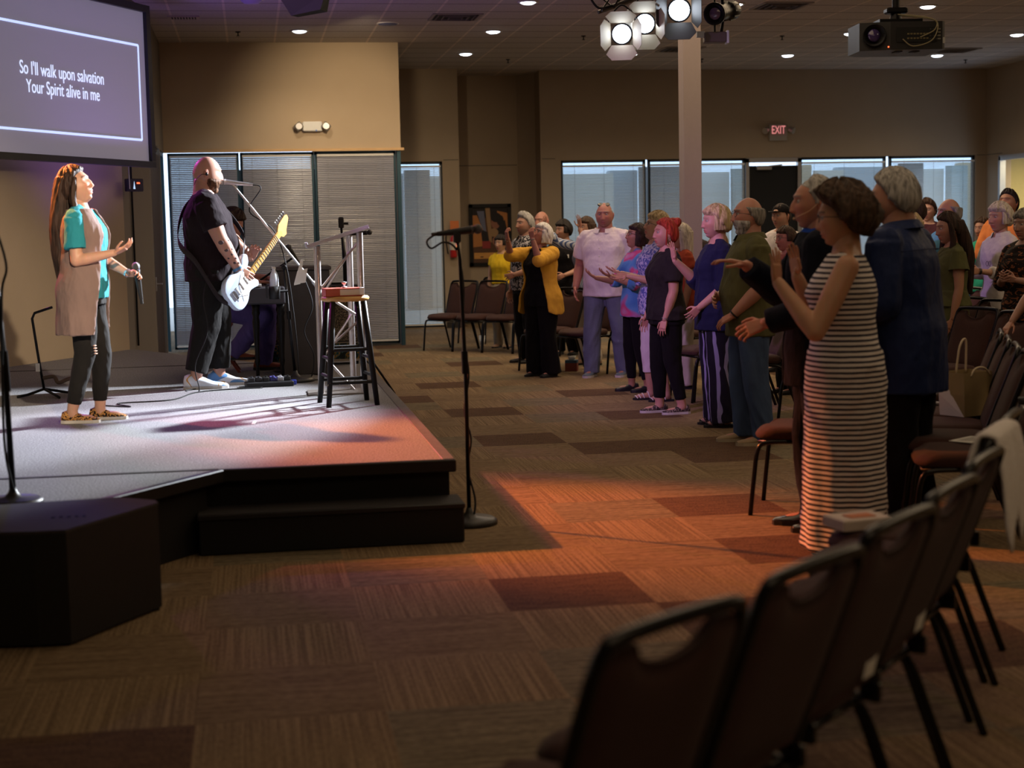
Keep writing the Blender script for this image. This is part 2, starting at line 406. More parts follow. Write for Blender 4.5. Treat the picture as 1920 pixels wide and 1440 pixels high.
def window(n, x0, x1, y, z0, z1, sm=SLAT, tilt=33, top_gap=.05, fw=.04, framem=DKF, inset=.06):
    """frame at plane y, blind hanging in front of it; every window is one structure object with parts"""
    cx = (x0+x1)/2
    f = MB()
    f.box((x0+fw/2, y+inset, (z0+z1)/2), (fw, .06, z1-z0)).box((x1-fw/2, y+inset, (z0+z1)/2), (fw, .06, z1-z0))
    f.box((cx, y+inset, z1-fw/2), (x1-x0, .06, fw)).box((cx, y+inset, z0+fw/2), (x1-x0, .06, fw))
    w = f.build('window_%d' % n, framem); struct(w)
    g = MB().box((cx, y+inset+.02, (z0+z1)/2), (x1-x0-2*fw, .006, z1-z0-2*fw)).build('glass_pane', GLASS, w)
    yb = y-.01; a, bx = x0+.03, x1-.03
    MB().box((cx, yb, z1-top_gap-.02), (bx-a, .04, .03)).build('head_rail', WHITEP, w)
    s = MB(); p = .0245; k = int((z1-top_gap-.05-z0-.05)/p); ct, st = math.cos(R(tilt))*.0125, math.sin(R(tilt))*.0125
    for i in range(k):
        z = z1-top_gap-.05-i*p; rr = random.Random(i*7+n); j = rr.uniform(-.12, .12)
        dy, dz = ct*(1-j), st*(1+j*.3)
        s.add([(a, yb-dy, z-dz), (bx, yb-dy, z-dz), (bx, yb-.002, z+.0022), (a, yb-.002, z+.0022), (bx, yb+dy, z+dz), (a, yb+dy, z+dz)], [(0, 1, 2, 3), (3, 2, 4, 5)], 0, True)
    s.build('blind_slats', sm, w)
    MB().box((cx, yb, z0+.045), (bx-a, .03, .025)).build('bottom_rail', WHITEP, w)
    c = MB()
    for fx in (.14, .5, .86): c.box((a+(bx-a)*fx, yb-.014, (z0+z1)/2), (.004, .002, z1-z0-.12))
    c.build('ladder_cord', mat('blind_cord', (.25, .25, .25), .8), w)
    return w
for i, (xa, xb) in enumerate(((5.0, 6.42), (6.46, 8.12), (9.06, 10.58), (10.64, 12.17))): window(i+1, xa, xb, BY, .07, WZ, top_gap=.075)
window(5, 2.2, 3.03, 24.5, .02, WZ, tilt=40, top_gap=.06)
# dark exit door between the back windows
ed = MB().box((8.59, BY+.03, 1.29), (.86, .05, 2.44), bev=.01).build('door_2', mat('black_curtained_door', (.008, .008, .009), .7, bump=.5, bscale=8, stretch=(6, 1, .4))); struct(ed)
MB().box((8.14, BY+.02, 1.33), (.06, .09, 2.6)).box((9.04, BY+.02, 1.33), (.06, .09, 2.6)).box((8.59, BY+.02, 2.60), (.96, .09, .07)).build('door_frame', ALU, ed)
MB().box((8.42, BY-.03, 2.47), (.26, .06, .06), bev=.006).cone((8.5, BY-.05, 2.50), (8.72, BY-.08, 2.52), .012, .010).build('door_closer', ALU, ed)
MB().box((8.90, BY-.01, 1.05), (.03, .05, .3), bev=.005).build('door_handle', ALU, ed)
# wall expansion joints
j = MB()
j.box((3.17, 24.5-.002, WZ+.02), (.24, .004, .012)).box((3.87, 25.6-.003, WZ-.03), (1.1, .004, .012)).box((4.80, BY-.002, WZ+.03), (.22, .004, .012)).box((12.27, BY-.002, WZ), (.16, .004, .012)).box((12.357, 24.5, WZ), (.004, .55, .012))
struct(j.build('trim_2', mat('joint_strip', (.10, .085, .07), .7)))
# glazed partition with the soffit above it
PY = 21.1
struct(MB().box((.475, PY+.12, (WZ+.02+CEIL)/2), (3.15, .24, CEIL-WZ-.02)).build('wall_partition_soffit', mat('soffit_paint', (.46, .36, .25), .85, var=.03, scale=3, bump=.25, bscale=140)))
struct(MB().box((.48, PY-.02, WZ+.02), (3.22, .05, .035)).build('trim_3', mat('pine_trim', (.55, .36, .18), .5, var=.15, scale=6, stretch=(1, 1, 8))))
BLUEF = mat('blue_grey_frame', (.035, .08, .11), .45, .3)
for i, (xa, xb) in enumerate(((-1.05, -.115), (-.10, .875), (.89, 1.98))): window(6+i, xa, xb, PY+.04, .03, WZ, sm=SLATP, tilt=60, framem=BLUEF, top_gap=.03)
struct(MB().box((2.02, PY+.04, WZ/2), (.05, .1, WZ)).build('trim_4', BLUEF))
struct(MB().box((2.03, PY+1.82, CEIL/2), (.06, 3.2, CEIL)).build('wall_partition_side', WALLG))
# end window seen edge-on beside the brown door
ew = MB().box((-1.12, 20.30, 1.32), (.05, .05, 2.6)).box((-1.12, 21.05, 1.32), (.05, .05, 2.6)).box((-1.12, 20.68, 2.61), (.05, .8, .05)).build('window_9', BLUEF); struct(ew)
MB().box((-1.13, 20.68, 1.32), (.006, .7, 2.5)).build('glass_pane', GLASS, ew)
# outside the windows: pavement, pale walls and dark posts seen only in slivers between the slats
og = MB().box((6, 30, -.06), (22, 9.5, .1)).build('ground_outside', mat('pavement', (.42, .40, .36), .9)); struct(og)
om = MB(); rnd = random.Random(8); cols_ = [(.62, .58, .50), (.40, .46, .50), (.12, .12, .12), (.75, .72, .65), (.28, .34, .33), (.55, .42, .26)]
x = 1.0; k = 0
while x < 19:
    w_ = rnd.uniform(.35, 1.5); struct(MB().box((x+w_/2, 31+.35*(k % 2), 1.32+.03*(k % 3)), (w_, .3, 2.64+.06*(k % 3)), bev=.01).build('wall_outside', mat('outside_%d' % (k % 6), cols_[k % 6], .8))); x += w_; k += 1
struct(MB().box((.45, 23.4, 1.25), (2.5, .2, 2.5), bev=.01).build('wall_outside_dark', mat('outside_dark', (.05, .055, .06), .8)))  # slab added behind the partition blinds to darken what shows through them
# column
struct(MB().box((4.80, 16.6, CEIL/2), (.20, .20, CEIL), bev=.004).build('wall_column', mat('column_paint', (.23, .19, .185), .8, bump=.2, bscale=140)))
# baseboards
bbm = mat('rubber_base', (.02, .017, .015), .6)
struct(MB().box((3.88, 25.58, .05), (1.1, .02, .1)).box((4.83, BY-.01, .05), (.3, .02, .1)).box((3.17, 24.49, .05), (.26, .02, .1)).build('baseboard_back', bbm))
struct(MB().box((12.35, 10, .05), (.02, 23.5, .1)).build('baseboard_right', bbm))

# ------------------------------------------------------------------ ceiling fixtures
dl = thing('recessed_downlight', '', 'ceiling light', (0, 0, CEIL))
MB().lathe([(.085, -.001), (.115, -.001), (.118, -.008), (.10, -.014), (.085, -.012), (.085, -.001)], n=24).build('trim_ring', WHITEP, dl)
MB().lathe([(.0, -.004), (.085, -.004), (.08, -.018), (.05, -.03), (.0, -.034)], n=20).build('lamp_lens', glow('downlight_glow', (.80, .88, 1.0), 9), dl)
DL = [((.70, 19.87), 'round recessed ceiling light left of centre, over the glass partition'), ((3.16, 17.37), 'recessed ceiling light cut by the top edge of the photo, left of the stage lights'),
      ((3.16, 19.91), 'recessed ceiling light above the tall blinds, middle of a line of three'), ((3.15, 22.4), 'recessed ceiling light nearest the recessed wall with the picture'),
      ((8.01, 17.59), 'recessed ceiling light just right of the projector pole'), ((8.06, 20.11), 'recessed ceiling light just left of the projector body'),
      ((8.09, 22.68), 'small recessed ceiling light above the exit sign'), ((10.51, 20.21), 'recessed ceiling light at the right edge of the photo'),
      ((10.51, 22.73), 'small recessed ceiling light low beside the right end of the projector'), ((5.60, 17.47), 'recessed ceiling light beside the black spotlight barrel'), ((5.62, 22.5), 'recessed ceiling light peeking out beside the column')]
for i, ((x, y), lab) in enumerate(DL):
    o = dl if i == 0 else copy_tree(dl)
    o.location = (x, y, CEIL); o['label'] = lab; o['group'] = 'recessed downlights'
    spot('downlight_beam', (x, y, CEIL-.06), (x, y, 0), 60, (1, .80, .56), 142, .75, .08)
lens = thing('ceiling_speaker_grille', 'round unlit blue-grey ceiling fitting beside the top corner of the soffit', 'ceiling fitting', (1.75, 19.2, CEIL))
MB().lathe([(0, -.02), (.10, -.018), (.125, -.006), (.125, 0), (0, 0)], n=24).build('grille', mat('grey_blue_grille', (.10, .13, .25), .6), lens)
MB().lathe([(.125, 0), (.14, 0), (.14, -.006), (.125, -.01), (.125, 0)], n=24).build('rim', WHITEP, lens)
ls = thing('ceiling_dome', 'round dome fitting on the ceiling at the top edge, left of the hanging speaker', 'ceiling fitting', (.10, 17.2, CEIL))
MB().lathe([(0, -.06), (.08, -.055), (.12, -.02), (.125, 0), (0, 0)], n=24).build('dome', mat('violet_dome', (.35, .3, .5), .5), ls)
MB().lathe([(.125, 0), (.15, 0), (.15, -.012), (.125, -.02), (.125, 0)], n=24).build('rim', mat('cream_rim', (.6, .5, .35), .5), ls)
vent = thing('air_vent', '', 'air vent', (0, 0, CEIL))
vb = MB().box((0, .28, -.006), (.58, .04, .012)).box((0, -.28, -.006), (.58, .04, .012)).box((.28, 0, -.006), (.04, .58, .012)).box((-.28, 0, -.006), (.04, .58, .012)); vb.build('frame', mat('vent_frame', (.25, .22, .2), .6), vent)
vb = MB()
for k, r in enumerate((.22, .15, .08)):
    for q in range(4):
        a = q*math.pi/2; vb.box((math.cos(a)*r, math.sin(a)*r, -.012-k*.004), (.012 if q % 2 == 0 else 2*r, 2*r if q % 2 == 0 else .012, .016))
vb.build('louvre', mat('vent_louvre', (.14, .12, .11), .6), vent); MB().box((0, 0, -.002), (.54, .54, .003)).build('backing', BLKM, vent)
for i, ((x, y), lab) in enumerate((((2.5, 18.6), 'square ceiling vent just left of the three lights near the tall blinds'), ((6.2, 17.6), 'square ceiling vent right of the black spotlight'), ((6.2, 21.9), 'square ceiling vent seen below the stage lights, beside the column'), ((10.5, 22.1), 'square ceiling vent beyond the right end of the projector'))):
    o = vent if i == 0 else copy_tree(vent)
    o.location = (x, y, CEIL); o['label'] = lab; o['group'] = 'ceiling vents'
sv = thing('wall_register', 'small rectangular slotted vent on the ceiling near the projection screen', 'air vent', (-.67, 18.65, CEIL))
MB().box((0, 0, -.008), (.36, .2, .016)).build('frame', mat('register_frame', (.4, .34, .3), .6), sv)
vb = MB()
for k in range(9): vb.box((-.13+k*.033, 0, -.019), (.014, .13, .006))
vb.build('slots', BLKM, sv)
sd = thing('sprinkler_head', '', 'sprinkler', (0, 0, CEIL))
MB().lathe([(0, 0), (.035, 0), (.03, -.01), (.008, -.012), (.008, -.05), (0, -.05)], n=12).build('stem', BLK, sd); MB().lathe([(0, -.05), (.022, -.05), (.022, -.055), (0, -.055)], n=12).build('deflector', BLK, sd)
for i, (p, lab) in enumerate((((-.06, 20.0), 'small sprinkler above the left end of the soffit'), ((4.45, 20.4), 'small sprinkler on the ceiling between the line of lights and the column'), ((3.9, 23.2), 'small sprinkler above the recessed wall'), ((7.2, 20.4), 'small sprinkler left of the projector'), ((6.9, 23.2), 'small sprinkler left above the exit sign'), ((11.3, 23.4), 'small sprinkler near the far right ceiling corner'))):
    o = sd if i == 0 else copy_tree(sd)
    o.location = (*p, CEIL); o['label'] = lab; o['group'] = 'ceiling sprinklers'
# emergency light on the soffit
el = thing('emergency_light', 'white emergency light unit with two lamps on the soffit above the blinds', 'emergency light', (.87, PY-.005, 2.97))
MB().box((0, -.03, 0), (.26, .07, .13), bev=.012).build('housing', WHITEP, el)
for sx in (-1, 1):
    h = MB(); rot = Matrix.Rotation(R(45), 3, 'Y'); h.box((0, 0, 0), (.10, .07, .10), bev=.01); h.xf(Matrix.Translation((sx*.18, -.07, .0)) @ Matrix.Rotation(R(38)*sx, 4, 'Y') @ Matrix.Rotation(R(20)*sx, 4, 'Z'))
    ho = h.build('lamp_head', mat('lamp_head_grey', (.30, .28, .25), .3, .4), el)
    g = MB().cone((0, 0, 0), (0, -.012, 0), .04, .042, 16); g.xf(Matrix.Translation((sx*.18, -.105, 0))); g.build('lamp_lens', ALU, ho)
MB().box((.05, -.06, -.055), (.015, .02, .02)).build('indicator', mat('blue_button', (.05, .2, .7), .4), el)
ex = thing('exit_sign', 'exit sign with red letters and a lamp on each side, on the back wall', 'exit sign', (8.66, BY-.005, 3.05))
MB().box((0, -.03, 0), (.31, .06, .27), bev=.008).build('housing', mat('exit_housing', (.35, .32, .29), .5), ex)
MB().box((0, -.062, .03), (.27, .006, .17)).build('face_panel', mat('exit_face', (.36, .26, .25), .5), ex)
text_part('exit_lettering', 'EXIT', .19, glow('exit_red', (.9, .30, .30), .75), ex, (0, -.068, .035), (R(90), 0, 0), .62, .002)
for sx in (-1, 1):
    h = MB().cone((sx*.19, -.05, .05), (sx*.25, -.11, .02), .04, .055, 14); h.build('lamp_head', ALU, ex)
# framed picture and fire extinguisher
pf = thing('framed_picture', 'large black-framed photograph of a bowed man, hanging in the wall recess', 'picture', (3.94, 25.59, 1.46))
f = MB(); w2, h2 = .355, .515
f.box((-w2+.03, -.025, 0), (.06, .04, 2*h2)).box((w2-.03, -.025, 0), (.06, .04, 2*h2)).box((0, -.025, h2-.03), (2*w2, .04, .06)).box((0, -.025, -h2+.03), (2*w2, .04, .06)); f.build('frame', BLK, pf)
PP = [mat('print_brown', (.09, .04, .02), .6), mat('print_orange', (.42, .17, .05), .6), mat('print_dark', (.012, .009, .01), .6), mat('print_blue', (.13, .14, .22), .6), mat('print_skin', (.26, .11, .07), .6), mat('print_red', (.25, .03, .03), .6), mat('print_tan', (.30, .18, .09), .6), mat('print_wood', (.55, .27, .07), .6, var=.25, scale=4, stretch=(1, 1, 12))]
def flat(poly, mi, y): pr.add([(x, y, z) for x, z in poly], [tuple(range(len(poly)))], mi, False)
pr = MB(); pr.box((0, -.012, 0), (2*w2-.1, .01, 2*h2-.1), mi=0)
def blob(cx, cz, rx, rz, mi, y, n=16): flat([(cx+rx*math.cos(2*math.pi*i/n), cz+rz*math.sin(2*math.pi*i/n)) for i in range(n)], mi, y)
flat([(-.3, .28), (-.3, .46), (.3, .46), (.3, .3)], 2, -.018)
flat([(-.22, .40), (-.1, .40), (-.06, -.02), (-.1, -.02)], 3, -.019); flat([(-.30, .33), (-.22, .33), (-.13, .1), (-.11, -.18), (-.30, -.2)], 1, -.020)
flat([(-.08, .45), (.0, .45), (.03, -.12), (-.02, -.12)], 6, -.021); flat([(-.16, .1), (-.05, .05), (-.02, -.1), (-.14, -.1)], 2, -.0205)
flat([(.12, .40), (.3, .36), (.3, -.2), (.16, -.1)], 1, -.019); flat([(.05, .08), (.25, .25), (.28, .1), (.2, -.12), (.02, -.1)], 2, -.023)
blob(.09, .20, .075, .10, 4, -.024); blob(.10, .29, .09, .08, 2, -.025); blob(.17, .24, .06, .09, 2, -.0255)
blob(.06, .04, .075, .07, 6, -.026); blob(.10, -.10, .07, .08, 4, -.0262); flat([(-.14, -.1), (0, -.1), (0, -.22), (-.14, -.22)], 5, -.0265)
flat([(.13, -.02), (.18, -.02), (.18, -.3), (.13, -.3)], 2, -.027); flat([(-.28, -.29), (.28, -.29), (.28, -.39), (-.28, -.39)], 7, -.028); blob(-.15, -.36, .03, .012, 0, -.0285)
pr.build('print', PP, pf)
fe = thing('fire_extinguisher', 'red fire extinguisher hung on the wall beside the tall blinds', 'fire extinguisher', (3.17, 24.44, 1.12))
MB().lathe([(0, 0), (.05, 0), (.058, .02), (.058, .27), (.045, .32), (.02, .34), (.02, .36), (0, .36)], n=18).build('cylinder', mat('extinguisher_red', (.40, .02, .02), .35), fe)
MB().box((0, -.0, .385), (.04, .05, .05)).box((.02, -.03, .43), (.10, .02, .015)).box((.02, -.03, .40), (.10, .02, .012)).build('valve', BLK, fe)
MB().tube(curve([(0, 0, .38), (-.07, -.02, .43), (-.12, -.02, .33), (-.10, -.02, .12), (-.09, -.02, .06)]), .011).build('hose', BLK, fe)
MB().cone((0, 0, .12), (0, 0, .25), .0595, .0595, 18, cap=False).build('instruction_label', mat('cream_label', (.6, .55, .48), .6), fe)
MB().box((.02, -.03, .50), (.14, .01, .16)).build('inspection_tag', mat('orange_tag', (.55, .16, .05), .6), fe)
# ================================================================== STAGE
SZ = .39
STC = ramp_mat('stage_carpet', [(.30, (.09, .085, .09)), (.48, (.17, .165, .17)), (.68, (.29, .285, .29))], 'noise', 105, .95, const=False, detail=5, bump=.3)
SIDE = mat('stage_fascia', (.009, .008, .008), .75)
NOSE = mat('stage_edge_trim', (.10, .085, .075), .55, .2, var=.4, scale=30)
st = thing('stage_platform', 'low stage platform topped with grey speckled carpet and black fascia', 'stage', (0, 0, 0)); st['kind'] = 'structure'
XR = .99
main_poly = [(-3.6, 7.76), (XR, 7.76), (XR, 14.12), (-3.6, 14.12)]
up_poly = [(-3.6, 14.14), (.06, 14.14), (-1.24, 16.42), (-1.30, 16.42), (-2.5, 14.18)]
front_poly = [(-4.4, 5.6), (-1.68, 5.6), (-.2, 7.73), (-3.6, 7.74)]
for nm, poly in (('carpet_top', [(-3.45, 7.77), (XR-.07, 7.77), (XR-.07, 14.12), (-2.54, 14.12), (-3.45, 12.4)]), ('carpet_top', [(-2.49, 14.15), (.05, 14.15), (-1.23, 16.40), (-1.30, 16.38)]), ('carpet_top', [(-4.4, 5.62), (-1.67, 5.62), (-.23, 7.73), (-4.4, 7.74)])):
    MB().prism(poly, SZ-.02, SZ+.001).build(nm, STC, st)
MB().prism([(-3.45, 7.79), (XR-.03, 7.79), (XR-.03, 14.1), (-2.6, 14.1), (-3.45, 12.4)], 0, SZ-.022).build('fascia', SIDE, st)
MB().prism([(-2.5, 14.1), (.03, 14.1), (-1.25, 16.38), (-1.31, 16.36)], 0, SZ-.022).build('fascia', SIDE, st)
MB().prism([(-4.4, 5.66), (-1.70, 5.66), (-.26, 7.70), (-4.4, 7.78)], 0, SZ-.022).build('fascia', SIDE, st)
e = MB()
e.box((XR-.035, 10.94, SZ-.018), (.07, 6.36, .042), bev=.006)
e.build('edge_trim', NOSE, st)
BLKC = mat('black_stage_trim', (.015, .013, .012), .45)
MB().box((.395, 7.745, SZ-.03), (1.19, .035, .065), bev=.006).build('edge_trim', BLKC, st)
d = Vector((-1.48, -2.13)).normalized(); c = Vector((-.2, 7.73))+d*1.25
MB().box((c.x, c.y, SZ-.03), (2.55, .05, .065), math.atan2(d.y, d.x), bev=.006).build('edge_trim', BLKC, st)
MB().box((-1.9, 7.752, SZ+.003), (3.4, .035, .004)).box((-1.1, 14.13, SZ+.003), (2.8, .02, .004)).build('joint_strip', mat('joint_dark', (.05, .045, .045), .8), st)
sp = thing('stage_step', 'long low black carpeted step along the front of the stage', 'step', (.35, 7.6, 0))
MB().box((0, .07, .09), (1.30, .26, .18), bev=.008).build('riser', mat('step_black', (.010, .010, .011), .6), sp)
MB().box((0, .07, .19), (1.31, .27, .022), bev=.006).build('tread', mat('step_tread', (.028, .025, .026), .7, bump=.4, bscale=90), sp)
MB().box((0, -.065, .188), (1.31, .02, .03), bev=.006).build('nosing', mat('step_nosing', (.02, .02, .022), .3), sp)
# marking tape
tag(MB().box((0, 0, .001), (.022, .14, .002), R(-4)).build('tape_mark', PAPER, None, (-.02, 9.62, SZ+.002)), 'short white tape mark on the stage carpet', 'tape mark')
# subwoofer bottom left
sub = thing('subwoofer', 'black trapezoid subwoofer cabinet on the carpet in front of the stage', 'speaker', (-.75, 6.25, 0))
def off(poly): return [(x+.75, y-6.25) for x, y in poly]
sp_poly = off([(-1.12, 6.02), (-.85, 5.98), (-.73, 5.98), (-.42, 6.50), (-.44, 6.56), (-.60, 6.68), (-1.30, 6.60), (-1.45, 6.30)])
MB().prism(sp_poly, .012, .44).build('cabinet', mat('sub_black', (.013, .012, .012), .5, bump=.3, bscale=200), sub)
MB().prism([(x*1.01, y*1.01) for x, y in sp_poly], .44, .452).build('top_panel', mat('sub_top', (.040, .033, .033), .75), sub)
lg = MB()
for k, (a, b) in enumerate(((-.06, .02), (-.03, .04), (.0, .02), (.03, .03), (.06, .02))): lg.box((a, b*.5, .4535), (.012, .03, .003))
lg.build('maker_mark', BLKM, sub)
MB().lathe([(0, 0), (.02, 0), (.02, .014), (0, .014)], (.30, .24, 0), 10).build('rubber_foot', BLKM, sub)
# projection screen on the diagonal wall
sdv = Vector((-.47, -.883)).normalized(); srz = math.atan2(-sdv.y, -sdv.x)   # screen local +x runs away from the camera
org = Vector((-.965, 16.35)); SW, SH = 3.0, 1.62; scz = 2.25
scr = thing('projection_screen', 'large projection screen in a black frame showing two lines of song lyrics', 'projection screen', (org.x+sdv.x*SW/2, org.y+sdv.y*SW/2, scz+SH/2), srz)
def sm_screen():
    m, nt, b = _new('screen_fabric'); b.inputs['Base Color'].default_value = (.42, .40, .42, 1); b.inputs['Roughness'].default_value = .8
    b.inputs['Emission Color'].default_value = (.30, .29, .40, 1); b.inputs['Emission Strength'].default_value = .32
    return m
MB().box((0, 0, 0), (SW-.1, .02, SH-.1)).build('screen_surface', sm_screen(), scr)
f = MB(); f.box((0, -.01, SH/2-.035), (SW, .08, .07)).box((0, -.01, -SH/2+.03), (SW, .08, .06)).box((SW/2-.035, -.01, 0), (.07, .08, SH-.13)).box((-SW/2+.035, -.01, 0), (.07, .08, SH-.13))
f.build('frame', BLKP, scr)
LINE = glow('screen_light', (.50, .62, 1.0), 1.15)
b_ = MB(); hx, hz, tcl = SW/2-.187, .47, .022; cz_ = -.068
b_.box((0, -.013, hz+cz_), (2*hx, .004, tcl)).box((0, -.013, -hz+cz_), (2*hx, .004, tcl)).box((hx, -.013, cz_), (tcl, .004, 2*hz)).box((-hx, -.013, cz_), (tcl, .004, 2*hz)); b_.build('border_line', LINE, scr)
LYR = glow('lyric_light', (.66, .76, 1.0), 1.0)
text_part('lyric_line', "So I'll walk upon salvation", .168, LYR, scr, (.015, -.014, .010), (R(90), 0, 0), .76, .001)
text_part('lyric_line', "Your Spirit alive in me", .168, LYR, scr, (.015, -.014, -.150), (R(90), 0, 0), .76, .001)
# conduit and small countdown screen on the grey return wall
cp = thing('cable_conduit', 'thin black vertical cable running down the grey wall left of the brown door', 'cable', (0, 0, 0))
MB().box((-1.215, 16.85, 1.35), (.02, .022, 1.9)).build('cable', BLKM, cp)
mo = thing('wall_monitor', 'small black wall display with a red readout below the projection screen', 'display', (-1.16, 16.45, 2.08), R(35))
MB().box((0, 0, 0), (.19, .06, .13), bev=.006).build('casing', BLKP, mo)
MB().box((.03, -.034, .02), (.035, .004, .015)).build('readout', glow('red_readout', (1, .12, .04), 2.5), mo)
MB().add([(-.03, -.0335, -.04), (-.005, -.0335, -.04), (-.017, -.0335, .045)], [(0, 1, 2)], 0, False).build('lit_triangle', glow('pale_readout', (.5, .75, .9), .8), mo)
MB().cone((-.075, -.04, -.04), (-.08, -.04, .30), .006, .004).build('antenna', ALU, mo)

# ------------------------------------------------------------------ stands
def mic_parts(mb_h, mb_g, tip, d, L=.19):
    d = Vector(d).normalized(); t = Vector(tip); a = t-d*.05
    mb_g.sphere(t-d*.026, .026, 14); mb_g.cone(a, a-d*.012, .024, .022)
    mb_h.cone(a-d*.012, a-d*L, .0215, .012); mb_h.cone(a-d*L, a-d*(L+.03), .010, .010)
    return a-d*(L+.03)
def round_base(p, r, h=.03): return MB().lathe([(0, 0), (r, 0), (r, h*.5), (r*.86, h*.85), (r*.3, h), (.02, h*1.6), (.014, h*2.2), (0, h*2.2)], p, 28)
t = thing('microphone_stand', 'empty black microphone stand with round base standing on the carpet at the stage corner', 'microphone stand', (1.09, 8.02, 0))
round_base((0, 0, 0), .15, .04).build('base', mat('cast_base', (.03, .028, .027), .4), t)
MB().tube([(0, 0, .05), (-.002, 0, .8), (-.018, 0, 1.40), (-.03, 0, 1.50)], [.011, .011, .0095, .0095], 12).cone((-.004, 0, .80), (-.006, 0, .92), .018, .018).build('pole', BLK, t)
cz = MB()
cz.tube(curve([(-.13, -.03, 1.54), (-.19, -.03, 1.50), (-.17, -.04, 1.46), (-.10, -.03, 1.49), (-.03, .01, 1.44), (.0, .015, 1.25), (-.012, .012, 1.0), (.016, .012, .8), (-.01, .016, .6), (.02, .012, .45), (.0, .014, .3), (.03, -.02, .14), (.02, -.05, .06)]), .0055, 6); cz.build('cable', BLKM, t)
a = MB(); a.box((-.03, 0, 1.515), (.04, .035, .06), bev=.006).cone((-.05, 0, 1.535), (.0, 0, 1.545), .017, .017); a.build('mic_clip', BLKP, t)
h = MB(); g = MB(); mic_parts(h, g, (.105, 0, 1.557), (1, 0, .10)); mc = h.build('microphone', BLKP, t); g.build('mic_grille', mat('mesh_grille', (.10, .10, .105), .45, .7, bump=.8, bscale=500), mc)

def boom_stand(name, label, loc, pole_top, boom_a, boom_b, tip, d, base='round', ch=BLK, micm=BLKP, grm=None):
    t = thing(name, label, 'microphone stand', loc)
    if base == 'round': round_base((0, 0, 0), .15, .04).build('base', mat('cast_base', (.03, .028, .027), .4), t)
    else:
        for k in range(3):
            a = k*2.094+.6; MB().tube([(0, 0, .20), (math.cos(a)*.16, math.sin(a)*.16, .10), (math.cos(a)*.33, math.sin(a)*.33, .012)], .011, 8).build('leg', BLK, t)
    MB().tube([(0, 0, .04), (pole_top[0]*.5, pole_top[1]*.5, pole_top[2]*.5), pole_top], [.013, .012, .0095], 12).cone(Vector(pole_top)*.55, Vector(pole_top)*.62, .02, .02).build('pole', BLK, t)
    MB().sphere(pole_top, .022).build('boom_joint', BLK, t)
    MB().cone(boom_a, boom_b, .0095, .0085).cone(boom_b, Vector(boom_b)+(Vector(boom_b)-Vector(boom_a)).normalized()*.05, .014, .014).build('boom', ch, t)
    h = MB(); g = MB(); e = mic_parts(h, g, tip, d); m_ = h.build('microphone', micm, t); g.build('mic_grille', grm or mat('mesh_grille', (.10, .10, .105), .45, .7), m_)
    h = MB(); q = Vector(tip)-Vector(d).normalized()*.13; h.cone(q, boom_a, .014, .012); h.build('mic_clip', BLKP, t)
    MB().tube(curve([e, e+Vector((.06, 0, -.03)), Vector(boom_a)+Vector((.13, .0, -.22)), Vector(boom_a)*.5+Vector(boom_b)*.5+Vector((.01, 0, .02)), Vector(pole_top)+Vector((.02, .0, .0)), Vector(pole_top)*.5+Vector((.04, -.01, 0)), Vector((.03, -.02, .06))]), .0045, 6).build('cable', BLKM, t)
    return t
# leader's boom stand  (base on the stage, boom rising to the guitarist's mouth)
BX, BYy = .36, 12.25
boom_stand('boom_microphone_stand', 'tall boom microphone stand reaching to the bald guitarist', (BX-.05, BYy, SZ), (-.06, 0, .90), (-.44, 0, 1.56), (.16, 0, .78),
           (-.545, 0, 1.575), (-1, 0, .12), ch=ALU, micm=ALU, grm=mat('silver_grille', (.62, .60, .6), .4, .6))
boom_stand('keyboard_microphone_stand', 'short boom microphone stand over the keyboard player', (.30, 13.2, SZ), (-.1, 0, .80), (.05, 0, .96), (-.32, 0, .72),
           (.0, 0, 1.07), (-.5, 0, .86))
# far left microphone stand on the front platform
t = thing('left_microphone_stand', 'black microphone stand on the front platform at the left edge of the photo', 'microphone stand', (-1.07, 6.99, SZ))
round_base((0, 0, 0), .13, .035).build('base', mat('cast_base', (.03, .028, .027), .4), t)
MB().tube([(0, 0, .04), (-.005, 0, .6), (-.03, 0, 1.2)], [.015, .012, .009], 12).cone((-.002, 0, .50), (-.008, 0, .68), .018, .018).build('pole', BLK, t)
h = MB(); g = MB(); mic_parts(h, g, (.0, 0, 1.70), (.9, 0, .35)); mc = h.build('microphone', BLKP, t); g.build('mic_grille', mat('mesh_grille', (.10, .10, .105), .45, .7), mc)
MB().cone((-.03, 0, 1.2), (-.14, 0, 1.64), .009, .009).build('boom', BLK, t)
MB().tube(curve([(-.14, -.02, 1.6), (.02, -.03, 1.10), (.0, -.03, .9), (-.02, -.03, .3), (0.01, -.03, .06)]), .006, 6).build('cable', BLKM, t)
# guitar stand far left
t = thing('guitar_stand', 'folding black guitar stand on the stage at the far left', 'guitar stand', (-1.52, 11.75, SZ), R(-6))
MB().tube([(-.02, 0, .06), (-.05, 0, .30), (-.08, 0, .58), (-.06, 0, .62), (.02, 0, .645), (.07, 0, .66)], .010, 8).build('neck', BLK, t)
MB().tube([(-.02, 0, .06), (.07, -.06, .02), (.13, -.18, .012)], .010, 8).build('leg', BLK, t); MB().tube([(-.02, 0, .06), (.12, .04, .03), (.21, .10, .012)], .010, 8).build('leg', BLK, t); MB().tube([(-.02, 0, .06), (-.14, 0, .02), (-.2, -.06, .012)], .010, 8).build('leg', BLK, t)
MB().tube(curve([(-.02, 0, .14), (.06, -.02, .15), (.10, -.06, .11), (.16, -.05, .13), (.24, -.02, .155)]), .014, 8).build('cradle', mat('foam_tan', (.10, .07, .05), .8), t)
MB().box((-.055, -.012, .22), (.03, .003, .06)).build('sticker', PAPER, t)
